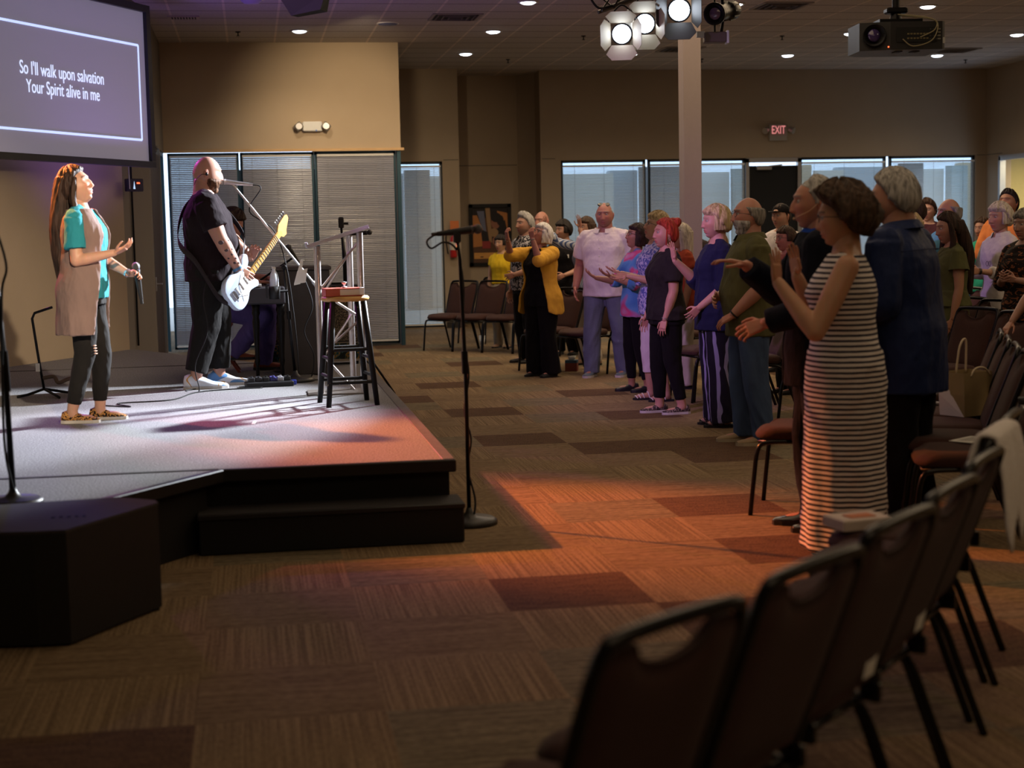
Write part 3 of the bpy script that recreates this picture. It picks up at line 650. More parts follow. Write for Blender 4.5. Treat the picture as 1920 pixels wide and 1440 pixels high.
# tripod stand behind the lectern (far, on the floor)
t = thing('tripod_stand', 'black tripod microphone stand standing on the carpet behind the truss lectern', 'microphone stand', (1.02, 14.75, 0))
for k, a in enumerate((-.35, 1.75, 3.84)): MB().tube([(0, 0, .46), (math.cos(a)*.30, math.sin(a)*.30, .012)], .011, 8).build('leg', BLK, t)
MB().tube([(0, 0, .2), (0, 0, .9), (0, 0, 1.53)], [.014, .013, .010], 10).cone((0, 0, .68), (0, 0, .92), .018, .018).build('pole', BLK, t)
MB().cone((0, 0, .16), (0, 0, .24), .02, .02).build('collar', BLK, t)
h = MB(); g = MB(); mic_parts(h, g, (.12, 0, 1.55), (1, 0, .08)); mc = h.build('microphone', BLKP, t); g.build('mic_grille', mat('mesh_grille', (.10, .10, .105), .45, .7), mc)
# slim light bar stand in front of the blinds
t = thing('light_stand', 'slim black stand with a knobbed head rising before the grey blinds', 'stand', (1.02, 17.2, 0))
MB().tube([(0, 0, 0.3), (0, 0, 1.2), (-.03, 0, 1.62)], [.030, .026, .012], 10).build('pole', BLK, t)
MB().box((-.03, 0, 1.66), (.06, .05, .12), bev=.01).cone((.0, 0, 1.65), (.05, 0, 1.65), .016, .016).cone((-.01, 0, 1.2), (.05, 0, 1.22), .014, .014).cone((0, 0, 1.05), (.05, 0, 1.05), .014, .014).build('head', BLKP, t)
for k in range(3):
    a = k*2.094; MB().tube([(0, 0, .35), (math.cos(a)*.3, math.sin(a)*.3, .012)], .012, 8).build('leg', BLK, t)

# ------------------------------------------------------------------ truss lectern, stool, book
t = thing('truss_lectern', 'silver triangular-braced tubular lectern with a sloping reading shelf', 'lectern', (.58, 11.25, SZ))
TUBE = mat('brushed_tube', (.50, .46, .45), .35, .8)
for nm, x, y, z1 in (('upright', -.115, -.10, 1.066), ('upright', .19, -.10, 1.16), ('upright', .13, .14, 1.14)): MB().cone((x, y, .0), (x, y, z1), .023, .023, 16).build(nm, TUBE, t)
def brace(a, b): MB().cone(a, b, .009, .009, 8).build('brace', TUBE, t)
for z, s in ((1.06, -1), (.76, 1), (.52, -1), (.34, 1)): pass
brace((.17, -.1, 1.08), (-.10, -.1, .76)); brace((-.10, -.1, .74), (.18, -.1, .55)); brace((.18, -.1, .54), (-.10, -.1, .30)); brace((-.10, -.1, .29), (.12, -.1, .03))
brace((.13, .12, 1.02), (-.08, .0, .72)); brace((-.08, 0, .28), (.13, .12, .56))
sh = MB(); sh.box((0, 0, 0), (.46, .36, .012), bev=.003).box((-.225, 0, .02), (.012, .36, .035), bev=.002).box((0, -.175, .012), (.46, .012, .02)); sh.xf(Matrix.Translation((.035, 0, 1.125)) @ Matrix.Rotation(R(-17), 4, 'Y')); sh.build('reading_shelf', mat('shelf_acrylic', (.42, .42, .46), .3, .2), t)
MB().box((.0, .02, .006), (.42, .36, .012)).build('base_plate', mat('base_plate', (.25, .22, .2), .4, .5), t)
t = thing('bar_stool', 'tall paint-worn black wooden stool with a honey-coloured seat on stage', 'stool', (.615, 10.5, SZ), R(8))
MB().lathe([(0, .70), (.145, .70), (.160, .708), (.163, .722), (.155, .734), (0, .736)], n=30).build('seat', mat('honey_wood', (.62, .36, .12), .35, var=.2, scale=4, stretch=(1, 8, 1)), t)
PAINT = ramp_mat('worn_black_paint', [(0, (.012, .011, .011)), (.66, (.012, .011, .011)), (.70, (.35, .27, .16))], 'noise', 28, .5, const=True, detail=5)
lp = {}
for sx in (-1, 1):
    for sy in (-1, 1):
        a = (sx*.105, sy*.105, .70); b = (sx*.165, sy*.165, 0); lp[(sx, sy)] = (Vector(a), Vector(b)); MB().tube([a, (sx*.13, sy*.13, .4), b], [.019, .022, .018], 10).build('leg', PAINT, t)
def leg_at(k, z): a, b = lp[k]; return a.lerp(b, (.70-z)/.70)
for z0, z1 in ((.38, .32), (.16, .20)):
    for k1, k2, zz in (((-1, -1), (1, -1), z0), ((1, 1), (-1, 1), z0), ((-1, -1), (-1, 1), z1), ((1, -1), (1, 1), z1)): MB().cone(leg_at(k1, zz), leg_at(k2, zz), .012, .012, 8).build('rung', PAINT, t)
bk = thing('closed_book', 'thick red book with pale page edges lying on the stool seat', 'book', (.60, 10.47, SZ+.737), R(6))
RED = mat('red_cover', (.42, .06, .035), .5)
MB().box((0, 0, .003), (.255, .17, .006)).box((0, 0, .050), (.255, .17, .006)).box((-.126, 0, .0265), (.006, .17, .053)).build('cover', RED, bk)
MB().box((-.078, -.002, .0265), (.09, .168, .046)).build('red_page_edge', mat('red_edge', (.45, .10, .06), .7, var=.1, scale=10, stretch=(1, 1, 60)), bk)  # left pages coloured red in place of red light falling on them
MB().box((.045, 0, .0265), (.155, .164, .040)).build('page_block', mat('page_edges_cream', (.80, .72, .66), .8, var=.1, scale=10, stretch=(1, 1, 60)), bk)
MB().box((.115, -.02, .03), (.03, .14, .046)).build('page_block_end', mat('white_pages', (.9, .88, .85), .7), bk)
tb = thing('glass_figurine', 'tiny clear glass ornament standing on the red book', 'ornament', (.61, 10.47, SZ+.737+.054))
MB().lathe([(0, 0), (.012, 0), (.006, .008), (.006, .02), (.016, .03), (.018, .038), (0, .042)], n=12).build('figure', mat('pale_glass', (.7, .75, .8), .1, 0, spec=.9), tb); MB().sphere((.0, 0, .005), (.02, .02, .005)).build('foot', mat('pale_glass', (.7, .75, .8), .1), tb)

# ------------------------------------------------------------------ keyboard, organ cabinet, amplifiers, bench
t = thing('stage_keyboard', 'black stage keyboard on turned legs in front of the seated player', 'keyboard', (.10, 12.85, SZ))
MB().box((0, 0, .67), (.32, .62, .14), bev=.012).build('case', mat('keyboard_case', (.055, .052, .06), .5), t)
k_ = MB()
for i in range(26): k_.box((-.09, -.29+i*.0232, .752), (.13, .021, .014))
k_.build('keys', WHITEP, t)
lgp = [(0, 0), (.014, 0), (.015, .05), (.012, .10), (.022, .14), (.017, .18), (.024, .36), (.030, .46), (.024, .5), (.034, .53), (.026, .56), (.036, .60), (0, .60)]
for x, y in ((-.08, -.24), (.12, -.24), (-.08, .24), (.12, .24)): MB().lathe(lgp, (x, y, 0), 14).build('leg', BLK, t)
t = thing('organ_cabinet', 'tall dark grey wooden speaker cabinet behind the truss lectern', 'cabinet', (.42, 13.05, SZ))
MB().box((0, 0, .43), (.42, .46, .86), bev=.006).build('body', mat('cabinet_dark', (.045, .038, .034), .55, var=.15, scale=6), t)
MB().box((0, 0, .875), (.45, .49, .03), bev=.006).build('lid', mat('cabinet_lid', (.06, .05, .045), .5), t)
TW = ramp_mat('speckled_grille', [(.40, (.02, .018, .02)), (.55, (.17, .14, .10)), (.75, (.55, .45, .30))], 'noise', 110, .9, const=False, detail=3)
TP = ramp_mat('floral_band', [(.0, (.015, .02, .02)), (.48, (.02, .09, .10)), (.56, (.30, .16, .03)), (.63, (.03, .05, .02)), (.72, (.04, .10, .14))], 'noise', 11, .8, detail=2, distort=2.5)
def amp(loc, w, label, h=.62):
    t = thing('guitar_amplifier', label, 'amplifier', loc)
    MB().box((0, .02, .04+h/2), (w, .26, h), bev=.01).build('cabinet', BLKP, t)
    MB().box((0, -.112, .20+(h-.16)/2), (w-.02, .01, h-.18)).build('grille_cloth', TW, t); MB().box((0, -.114, .12), (w-.04, .01, .14)).build('patterned_band', TP, t)
    MB().box((0, -.118, .04), (w, .012, .02)).box((0, -.118, .195), (w, .012, .008)).build('trim_strip', mat('amp_piping', (.3, .25, .2), .5), t)
    MB().box((0, -.0, .04+h+.012), (.18, .03, .02)).build('handle', BLKM, t)
    MB().box((-w/2+.04, 0, .02), (.03, .2, .04)).box((w/2-.04, 0, .02), (.03, .2, .04)).build('foot', BLKM, t)
amp((.30, 13.72, SZ), .40, 'speckled-grille amplifier with a floral band, behind the seated player’s legs')
amp((.78, 13.8, SZ), .30, 'speckled-grille amplifier with a floral band, seen through the truss lectern', .66)
t = thing('wooden_stool', 'reddish-brown wooden folding stool under the seated keyboard player', 'stool', (-.30, 13.35, SZ))
RW = mat('red_wood', (.20, .035, .02), .45, var=.25, scale=6, stretch=(1, 1, 6))
MB().box((0, 0, .44), (.34, .32, .035), bev=.008).build('seat', RW, t)
for sy in (-1, 1):
    for a, b in (((-.10, .42), (.17, 0)), ((.12, .42), (-.15, 0))): MB().cone((a[0], sy*.13, a[1]), (b[0], sy*.13, b[1]), .017, .015, 4, smooth=False).build('leg', RW, t)
MB().box((.12, 0, .09), (.03, .26, .03)).box((-.10, 0, .09), (.03, .26, .03)).build('stretcher', RW, t)
# water bottle and its clamp holder
t = thing('water_bottle', 'clear plastic water bottle in a black holder clipped to the microphone stand', 'bottle', (.17, 12.22, SZ+.68))
CLR = mat('clear_bottle', (.62, .68, .75), .12, 0, spec=.8)
MB().lathe([(0, 0), (.032, 0), (.034, .01), (.031, .03), (.034, .05), (.031, .07), (.034, .09), (.034, .13), (.028, .17), (.014, .20), (.014, .21), (0, .21)], n=20).build('bottle_body', CLR, t)
MB().cone((0, 0, .208), (0, 0, .225), .016, .015, 16).build('cap', WHITEP, t)
MB().cone((0, 0, .07), (0, 0, .13), .0348, .0348, 20, cap=False).build('bottle_label', mat('pale_label', (.6, .65, .75), .5), t)
t = thing('cup_holder', 'black clamp-on cup holder holding the water bottle', 'holder', (.17, 12.22, SZ+.655))
MB().lathe([(0, 0), (.042, 0), (.045, .10), (.040, .10), (.037, .01), (0, .01)], n=20).build('cup', BLKP, t); MB().box((-.06, 0, .06), (.02, .05, .1)).build('side_pocket', BLKP, t)
MB().cone((.04, 0, .06), (.10, .02, .06), .01, .01).build('clamp_arm', BLKM, t)
# papers on the stand
tag(MB().add([(0, 0, 0), (.09, 0, .01), (.11, .02, .12), (.03, .02, .10)], [(0, 1, 2, 3)], 0, False).add([(.0, .01, -.01), (.05, .01, 0), (.08, .03, .19), (.06, .03, .19)], [(0, 1, 2, 3)], 0, False).build('note_paper', PAPER, None, (.32, 12.15, SZ+.77)), 'crumpled white paper clipped at the boom stand joint', 'paper')
# pedalboard and cables
t = thing('pedalboard', 'black pedalboard crowded with guitar pedals at the guitarist’s feet', 'pedalboard', (.10, 11.95, SZ), R(6))
MB().box((0, 0, .02), (.36, .18, .04), bev=.006).build('board', BLKP, t)
cols = [(.03, .03, .035), (.05, .05, .06), (.02, .02, .02), (.08, .08, .30), (.35, .35, .38), (.03, .03, .03)]
for k in range(6):
    p = MB().box((-.135+k*.055, .02*(k % 2), .056), (.046, .09, .034), bev=.004).cone((-.135+k*.055, -.025, .07), (-.135+k*.055, -.025, .084), .009, .009, 10); p.build('pedal', mat('pedal_%d' % k, cols[k], .4), t)
def cable(label, pts, r=.0045, m=None, loc=(0, 0, 0)): return tag(MB().tube(curve(pts), r, 6).build('cable', m or BLKM, None, loc), label, 'cable')
z = SZ+.006
cable('thin black cable trailing across the stage carpet behind the singer', [(-1.05, 10.95, z), (-.85, 10.8, z), (-.95, 11.05, z), (-.6, 11.15, z), (-.45, 11.6, z), (-.25, 11.75, z), (0.05, 11.8, z)])
cable('black guitar cable dropping from the guitarist to the stage', [(-.30, 11.85, SZ+.95), (-.36, 11.72, SZ+.7), (-.34, 11.7, SZ+.45), (-.44, 11.7, SZ+.2), (-.42, 11.72, z), (-.52, 11.8, z), (-.3, 12.0, z)], .004)
cable('tangle of dark cables on the stage under the keyboard', [(.30, 12.1, z), (.36, 12.4, z), (.15, 12.6, z), (.05, 12.3, z), (.30, 12.2, z+.01), (.5, 12.3, z), (.52, 12.7, z), (.3, 13.0, z)])
cable('black cable looped beside the boom stand', [(.40, 12.2, SZ+.82), (.46, 12.2, SZ+.6), (.39, 12.2, SZ+.4), (.46, 12.25, SZ+.2), (.42, 12.3, z), (.3, 12.6, z)])
tag(MB().box((0, 0, .02), (.10, .05, .035), bev=.004).build('cable_plug', mat('blue_plug', (.05, .08, .5), .4), None, (.26, 12.0, SZ)), 'blue plug among the cables by the pedalboard', 'plug')
# hanging loudspeaker at the top edge
t = thing('hanging_loudspeaker', 'black loudspeaker hanging from the ceiling over the stage', 'speaker', (.42, 10.2, 2.93), R(-8))
rg = [[(-.10, -.10, 0), (.09, -.14, .03), (.11, .12, .05), (-.08, .12, .02)], [(-.16, -.14, .10), (.13, -.18, .13), (.13, .14, .15), (-.14, .14, .12)], [(-.16, -.14, .46), (.13, -.18, .46), (.13, .14, .46), (-.14, .14, .46)]]
MB().loft(rg, smooth=False).build('cabinet', mat('speaker_black', (.004, .004, .004), .9), t); MB().box((-.01, -.165, .30), (.24, .01, .26)).build('grille', BLKM, t); MB().cone((0, 0, .46), (0, 0, 1.08), .02, .02).build('mount_pole', BLK, t)
# projector
pj = thing('projector', 'large black ceiling-mounted projector hanging from a pole', 'projector', (4.50, 10.4, 2.72), R(-7))
PJ = mat('projector_black', (.022, .021, .022), .42, bump=.15, bscale=200)
MB().prism([(-.30, -.16), (-.10, -.22), (.26, -.22), (.28, -.20), (.28, .22), (-.22, .22), (-.30, .14)], 0, .19).build('casing', PJ, pj)
MB().box((.08, -.224, .10), (.28, .008, .10)).build('connector_panel', BLKM, pj)
pn = MB()
for r_ in range(2):
    for k in range(7): pn.box((.02+k*.022, -.229, .075+r_*.03), (.015, .004, .010))
pn.build('ports', mat('port_metal', (.22, .19, .10), .4, .5), pj)
pn = MB()
for r_ in range(4):
    for k in range(4): pn.box((.175+k*.020, -.226, .07+r_*.022), (.012 if k < 3 else .02, .004, .009))
pn.build('buttons', mat('panel_print', (.20, .19, .15), .5), pj)
lz = MB(); lz.lathe([(0, 0), (.055, 0), (.07, .03), (.078, .03), (.082, -.04), (0, -.04)], n=24); lz.xf(Matrix.Translation((-.205, -.20, .10)) @ Matrix.Rotation(R(-18), 4, 'Z') @ Matrix.Rotation(R(90), 4, 'X')); lo_ = lz.build('lens', BLK, pj)
lz = MB(); lz.sphere((0, 0, 0), (.045, .02, .045)); lz.xf(Matrix.Translation((-.21, -.205, .10))); lz.build('lens_glass', mat('violet_glass', (.05, .03, .12), .08, 0, spec=1), lo_)
MB().box((-.115, -.222, .02), (.008, .006, .008)).build('status_light', glow('red_led', (1, .1, .03), 4), pj)
MB().box((.27, -.222, .06), (.016, .004, .04)).build('sticker', mat('grey_sticker', (.4, .4, .38), .6), pj)
MB().box((0, 0, .205), (.30, .26, .03)).cone((0, 0, .2), (0, 0, .30), .05, .03).box((0, 0, .29), (.15, .10, .04), bev=.01).build('mount_bracket', BLK, pj)
MB().cone((0, 0, .29), (0, 0, 1.36), .026, .026, 14).build('mount_pole', BLK, pj)
MB().tube(curve([(0, -.05, .26), (.15, -.20, .22), (.22, -.24, .17), (.18, -.25, .06), (.05, -.245, .02), (-.02, -.235, .07)]), .004, 6).tube(curve([(0.02, -.05, .25), (.20, -.21, .20), (.20, -.24, .13), (.10, -.24, .08)]), .004, 6).build('cables', mat('pale_cable', (.25, .22, .13), .6), pj)
MB().box((-.02, -.1, -.003), (.05, .09, .004)).box((.10, -.1, -.003), (.05, .09, .004)).build('underside_vents', BLKM, pj)

# ------------------------------------------------------------------ truss with stage lights
tr = thing('lighting_truss', 'short dark metal lighting truss with dangling cables near the ceiling', 'lighting truss', (3.75, 14.0, 3.62))
tm = MB(); A = Vector((-.55, -.12, -.12)); B = Vector((.75, .2, .34))
for oy, oz in ((0, 0), (.14, .0), (.07, .13)): tm.cone(A+Vector((0, oy, oz)), B+Vector((0, oy, oz)), .018, .018, 10)
tm.build('chord', mat('truss_dark', (.09, .08, .075), .35, .8), tr)
br = MB()
for k in range(9):
    p = A.lerp(B, k/9); q = A.lerp(B, (k+1)/9); br.cone(p, q+Vector((0, .07, .13)), .008, .008, 6); br.cone(p+Vector((0, .07, .13)), q+Vector((0, .14, 0)), .008, .008, 6)
br.build('lacing', BLK, tr)
MB().cone((.25, .05, .1), (.25, .05, .46), .022, .022).cone((-.3, .0, 0), (-.3, 0, .46), .022, .022).build('hanger', BLK, tr)
MB().tube(curve([(-.45, -.1, .05), (-.62, -.12, .14), (-.66, -.12, .02), (-.58, -.12, -.10), (-.45, -.12, -.08)]), .011, 7).tube(curve([(-.3, -.14, .2), (-.2, -.16, -.0), (.0, -.14, .08), (.2, -.16, .18), (.4, -.14, .15)]), .009, 7).tube(curve([(-.48, -.1, .3), (-.38, -.12, .05), (-.44, -.12, -.1)]), .008, 7).build('cables', BLKM, tr)
LAMP = glow('hot_lamp', (.78, .87, 1.0), 16)
def fresnel(loc, aim, label, r=.085, doors=True, lit=True, dm=(.42, .36, .26)):  # pale flap colour dm imitates lamplight on the doors; largest fixture gets a dark one
    t = thing('stage_light', label, 'stage light', loc)
    q = (Vector(aim)-Vector(loc)).to_track_quat('-Z', 'Y'); t.rotation_mode = 'QUATERNION'; t.rotation_quaternion = q
    MB().lathe([(0, .24), (r*.7, .24), (r*1.05, .18), (r*1.12, .02), (r*1.12, -.01), (r*.98, -.01), (r*.98, .0)], n=24).build('housing', BLKM, t)
    MB().lathe([(0, .004), (r*.97, .004), (r*.9, -.012), (r*.5, -.026), (0, -.03)], n=24).build('lens', LAMP if lit else mat('unlit_lens', (.25, .2, .3), .1, 0, spec=1), t)
    if doors:
        for k, (dx, dy, op) in enumerate(((0, -1, 48), (0, 1, 40), (1, 0, 30), (-1, 0, 30))):
            d = MB(); w = r*1.1; h = r*1.9
            d.loft([[(-w, 0, 0), (w, 0, 0), (w, .004, 0), (-w, .004, 0)], [(-w*1.45, 0, -h*.6), (w*1.45, 0, -h*.6), (w*1.45, .004, -h*.6), (-w*1.45, .004, -h*.6)], [(-w*.9, 0, -h), (w*.9, 0, -h), (w*.9, .004, -h), (-w*.9, .004, -h)]], smooth=False)
            ang = math.atan2(dy, dx)-math.pi/2
            d.xf(Matrix.Rotation(ang, 4, 'Z') @ Matrix.Translation((0, r*1.12, -.01)) @ Matrix.Rotation(R(op), 4, 'X')); d.build('barn_door', mat('barn_door_metal_%d' % int(dm[0]*100), dm, .5, .1), t)
    MB().tube(curve([(r*1.2, 0, .1), (r*1.35, .12, .12), (0, .24, .14), (-r*1.35, .12, .12), (-r*1.2, 0, .1)]), .008, 6).build('yoke', BLK, t)
    return t
AIM = (-.3, 7.0, .9)
fresnel((3.27, 13.42, 3.23), (1.2, 6.5, 1.9), 'lowest lit stage light with open barn doors, left end of the truss')
fresnel((3.50, 13.50, 3.33), (1.4, 6.5, 1.9), 'lit stage light second from the left on the truss, bright flap below')
fresnel((3.80, 13.45, 3.44), (1.6, 6.5, 1.9), 'largest and highest lit stage light, with one big dark flap hanging below', .095, dm=(.06, .055, .05))
t = thing('ellipsoidal_spotlight', 'unlit black long-barrel spotlight right of the lit stage lights', 'stage light', (4.28, 13.7, 3.46))
t.rotation_mode = 'QUATERNION'; t.rotation_quaternion = (Vector((-.75, -.95, -.22))).to_track_quat('-Z', 'Y')
MB().lathe([(0, .30), (.06, .30), (.085, .24), (.085, .10), (.07, .08), (.07, -.08), (.078, -.10), (.078, -.22), (.068, -.22), (.068, -.21)], n=24).build('barrel', BLK, t)
rb = MB()
for k in range(10):
    a = k*.628; rb.box((math.cos(a)*.085, math.sin(a)*.085, .16), (.012, .012, .14))
rb.build('cooling_ribs', mat('rib_brown', (.02, .017, .014), .5, .3), t)
MB().lathe([(0, -.20), (.066, -.20), (.05, -.212), (0, -.216)], n=24).build('lens', mat('violet_lens', (.16, .10, .20), .12, 0, spec=1), t)
MB().lathe([(.075, -.2), (.10, -.2), (.10, -.23), (.075, -.23), (.075, -.2)], n=24).build('gel_frame', BLK, t)
MB().cone((0, -.08, -.02), (.02, -.17, -.03), .012, .016).build('focus_knob', BLK, t); MB().cone((0, .07, .0), (0, .42, .0), .016, .016).build('yoke', BLK, t)
t = thing('led_par_light', 'small boxy LED light with a white side, hanging under the unlit spotlight', 'stage light', (4.17, 13.6, 3.22), R(-10))
MB().box((0, 0, 0), (.20, .14, .09), bev=.008).build('housing', mat('par_brown', (.10, .08, .08), .5), t); MB().box((.108, 0, 0), (.02, .14, .11)).build('end_panel', mat('pale_panel', (.5, .55, .6), .4), t); MB().box((-.13, -.01, .03), (.07, .06, .05)).build('connector', mat('pale_panel', (.5, .55, .6), .4), t)
MB().cone((0, 0, .04), (0, .0, .35), .01, .01).build('yoke', BLK, t)
# ================================================================== CHAIRS
FAB = mat('chair_fabric', (.046, .017, .013), .92, var=.25, scale=90, bump=.3, bscale=300, sheen=.04)
FRM = mat('chair_frame', (.016, .015, .015), .25, .7, spec=.6)
def chair_meshes():
    L = {}
    # seat cushion (local: front = +y)
    rings = []
    for z, k in ((.405, .93), (.415, 1.0), (.445, 1.02), (.465, .97), (.475, .80)):
        rg = []
        for i in range(28):
            a = 2*math.pi*i/28; c, s = math.cos(a), math.sin(a); p = 3.6
            x = math.copysign(abs(c)**(2/p), c)*.225*k; y = math.copysign(abs(s)**(2/p), s)*.225*k
            rg.append((x*(1+.06*y/.225), y, z+(-.018 if y > .16 and z > .43 else 0)))
        rings.append(rg)
    L['seat'] = MB().loft(rings).mesh('seat', [FAB])
    # backrest pad with the scooped hand-hold at the top
    def back(z): return -.215-.16*(z-.42)/.44
    n = 36; m = 14; front = []; rear = []
    for j in range(m+1):
        t = j/m
        for i in range(n+1):
            u = -1+2*i/n
            halfw = .200+.012*math.sin(min(1, t*1.3)*math.pi*.5)
            top = .862-.055*math.sqrt(max(0, 1-(u/.56)**2)) - .020*max(0, abs(u)-.85)/.15
            z = .44+t*(top-.44); x = u*halfw*(1-.04*(t > .95))
            e = (1-abs(u)**6)*(1-(2*t-1)**8)
            front.append((x, back(z)+.012+.026*e, z)); rear.append((x, back(z)-.006-.016*e, z))
    mb = MB(); W_ = n+1
    fq = [(j*W_+i, j*W_+i+1, (j+1)*W_+i+1, (j+1)*W_+i) for j in range(m) for i in range(n)]
    o = len(front)
    rq = [tuple(reversed([o+q for q in f])) for f in fq]
    rim = [j*W_ for j in range(m, 0, -1)]+[i for i in range(0, n)]+[n+j*W_ for j in range(0, m)]+[m*W_+i for i in range(n, 0, -1)]
    rq2 = [(rim[k], o+rim[k], o+rim[(k+1) % len(rim)], rim[(k+1) % len(rim)]) for k in range(len(rim))]
    mb.add(front+rear, [tuple(reversed(f)) for f in fq]+[tuple(reversed(f)) for f in rq]+rq2)
    L['backrest'] = mb.mesh('backrest', [FAB])
    pts = [(-.205, back(.40)-.002, .40), (-.215, back(.62), .62), (-.218, back(.81), .81), (-.208, back(.86), .860), (-.175, back(.878), .879), (0, back(.882), .884), (.175, back(.878), .879), (.208, back(.86), .860), (.218, back(.81), .81), (.215, back(.62), .62), (.205, back(.40)-.002, .40)]
    L['back_frame'] = MB().tube(curve(pts, 4), .0145, 10).mesh('back_frame', [FRM])
    f = MB().tube([(-.20, -.21, .395), (-.20, .19, .395), (.20, .19, .395), (.20, -.21, .395), (-.20, -.21, .395)], .010, 8); L['seat_frame'] = f.mesh('seat_frame', [FRM])
    for sx, k in ((-1, 'l'), (1, 'r')):
        L['front_leg_'+k] = MB().tube(curve([(sx*.215, .02, .40), (sx*.225, .15, .392), (sx*.226, .195, .35), (sx*.228, .215, .2), (sx*.232, .235, .0)], 4), .0125, 8).mesh('leg', [FRM])
        L['rear_leg_'+k] = MB().tube(curve([(sx*.215, -.02, .40), (sx*.225, -.15, .392), (sx*.226, -.205, .34), (sx*.228, -.26, .2), (sx*.232, -.335, .0)], 4), [.0125]*17, 8).mesh('leg', [FRM])
    L['bracket_l'] = MB().box((-.20, -.23, .41), (.02, .05, .05), bev=.004).mesh('bracket', [FRM]); L['bracket_r'] = MB().box((.20, -.23, .41), (.02, .05, .05), bev=.004).mesh('bracket', [FRM])
    L['tag'] = MB().add([(.06, back(.50)-.0185, .475), (.13, back(.50)-.0185, .475), (.13, back(.55)-.0185, .555), (.06, back(.55)-.0185, .555)], [(0, 1, 2, 3)], 0, False).mesh('care_tag', [PAPER])
    return L
CM = chair_meshes()
def chair(x, y, face, label, group='brown stacking chairs', tagged=False, z=0):
    fx, fy = face; rz = math.atan2(-fx, fy)
    t = thing('stacking_chair', label, 'chair', (x, y, z), rz, group)
    for nm, k in (('seat', 'seat'), ('backrest', 'backrest'), ('back_frame', 'back_frame'), ('seat_frame', 'seat_frame'), ('leg', 'front_leg_l'), ('leg', 'front_leg_r'), ('leg', 'rear_leg_l'), ('leg', 'rear_leg_r'), ('bracket', 'bracket_l'), ('bracket', 'bracket_r')): link(nm, CM[k], t)
    if tagged: link('care_tag', CM['tag'], t)
    return t
# foreground row, seen from behind. back-top centres measured on the floor plan
rowF = [(.69, 2.52, -.60, .80, 'nearest dark chair back in the foreground, lowest of the diagonal row'), (1.07, 2.87, -.66, .75, 'second foreground chair back counted from the nearest'),
        (1.42, 3.26, -.70, .714, 'foreground chair third from the nearest, with a white tag low on its back'), (1.72, 3.63, -.74, .67, 'foreground chair fourth from the nearest, small white tag low on its back'),
        (2.02, 4.06, -.77, .638, 'foreground chair fifth from the nearest, beside the draped jacket'), (2.30, 4.52, -.80, .60, 'foreground chair at the right edge with a pale jacket draped over it'), (2.53, 4.90, -.82, .57, 'foreground chair cut by the right edge, beyond the draped jacket')]
for i, (x, y, fx, fy, lab) in enumerate(rowF):
    n_ = math.hypot(fx, fy); fx /= n_; fy /= n_
    chair(x+fx*.37, y+fy*.37, (fx, fy), lab, 'foreground chairs seen from behind', tagged=i in (2, 3, 5)).scale = (.92, 1, 1)
# middle-right row with the bag
for x, y, fx, fy, lab in ((4.17, 8.10, -.90, .43, 'chair holding the paper gift bag'), (3.98, 7.64, -.91, .41, 'chair with an empty seat between the gift bag and the leaflet'), (3.80, 7.18, -.92, .38, 'chair with a white leaflet lying on its seat'), (3.64, 6.70, -.93, .36, 'chair at the right edge behind the draped jacket, its seat empty'),
                          (4.38, 8.60, -.90, .43, 'chair just beyond the gift bag, with a metal cup on its seat')):
    n_ = math.hypot(fx, fy); chair(x+fx/n_*.37, y+fy/n_*.37, (fx/n_, fy/n_), lab, 'chairs in the middle right row')
# dark chairs further right
for x, y, fx, fy, lab in ((5.05, 10.85, -.96, -.28, 'dark chair back right of the navy shirt, left one of a pair'), (5.06, 10.25, -.97, -.22, 'dark chair back under the olive dress, right one of a pair'), (5.10, 9.65, -.97, -.18, 'dark chair whose back the woman in black rests her hands on'),
                          (5.72, 12.35, -.96, -.28, 'brown chair behind the woman in white, in the far right row'), (5.72, 11.85, -.96, -.25, 'brown chair below the clasped hands, in the far right row'), (6.6, 14.2, -.96, -.28, 'brown chair furthest back at the right, below the white blouse'), (6.05, 11.4, -.96, -.25, 'brown chair at the right edge behind the black top')):
    chair(x, y, (fx, fy), lab, 'chairs on the far right')
chair(2.90, 7.95, (-.89, .46), 'single chair standing beside the man in the dark suit', 'front row chairs')
for x, y, fx, fy, lab in ((3.98, 13.35, -.98, -.2, 'front-row chair just left of the striped trousers'), (4.03, 12.83, -.98, -.15, 'front-row chair right behind the blonde woman'), (4.06, 12.3, -1, 0, 'front-row chair behind the man in the olive shirt'), (4.10, 10.9, -1, .1, 'front-row chair hidden behind the olive shirt and the suit')):
    n_ = math.hypot(fx, fy); chair(x, y, (fx/n_, fy/n_), lab, 'front row chairs')
for k, lab in enumerate(('front-row chair immediately left of the black trousers of the woman in yellow', 'front-row chair between the yellow cardigan and the white shirt', 'front-row chair partly behind the man in the white shirt', 'front-row chair behind the jeans of the man in the white shirt')):
    chair(3.18+k*.30+(.22 if k > 1 else 0), 16.62-k*.44+(.14 if k > 1 else 0), (-.826, -.563), lab, 'front row chairs')
for k, lab in enumerate(('leftmost brown chair of the far row, under the fire extinguisher', 'second brown chair from the left in the far row', 'third brown chair from the left in the far row', 'fourth chair of the far row, partly behind the yellow cardigan')):
    chair(2.50+k*.335, 19.98-k*.335, (-.707, -.707), lab, 'far left chairs')
chair(3.10, 21.1, (-.707, -.707), 'brown chair in the second far row beside the woman in the yellow tee', 'far left chairs')
for k, lab in enumerate(('far second-row chair behind the white-haired woman', 'far second-row chair carrying the black bag', 'far second-row chair below the striped blouse')):
    chair(3.98+k*.33, 18.35-k*.40, (-.75, -.66), lab, 'second row chairs')
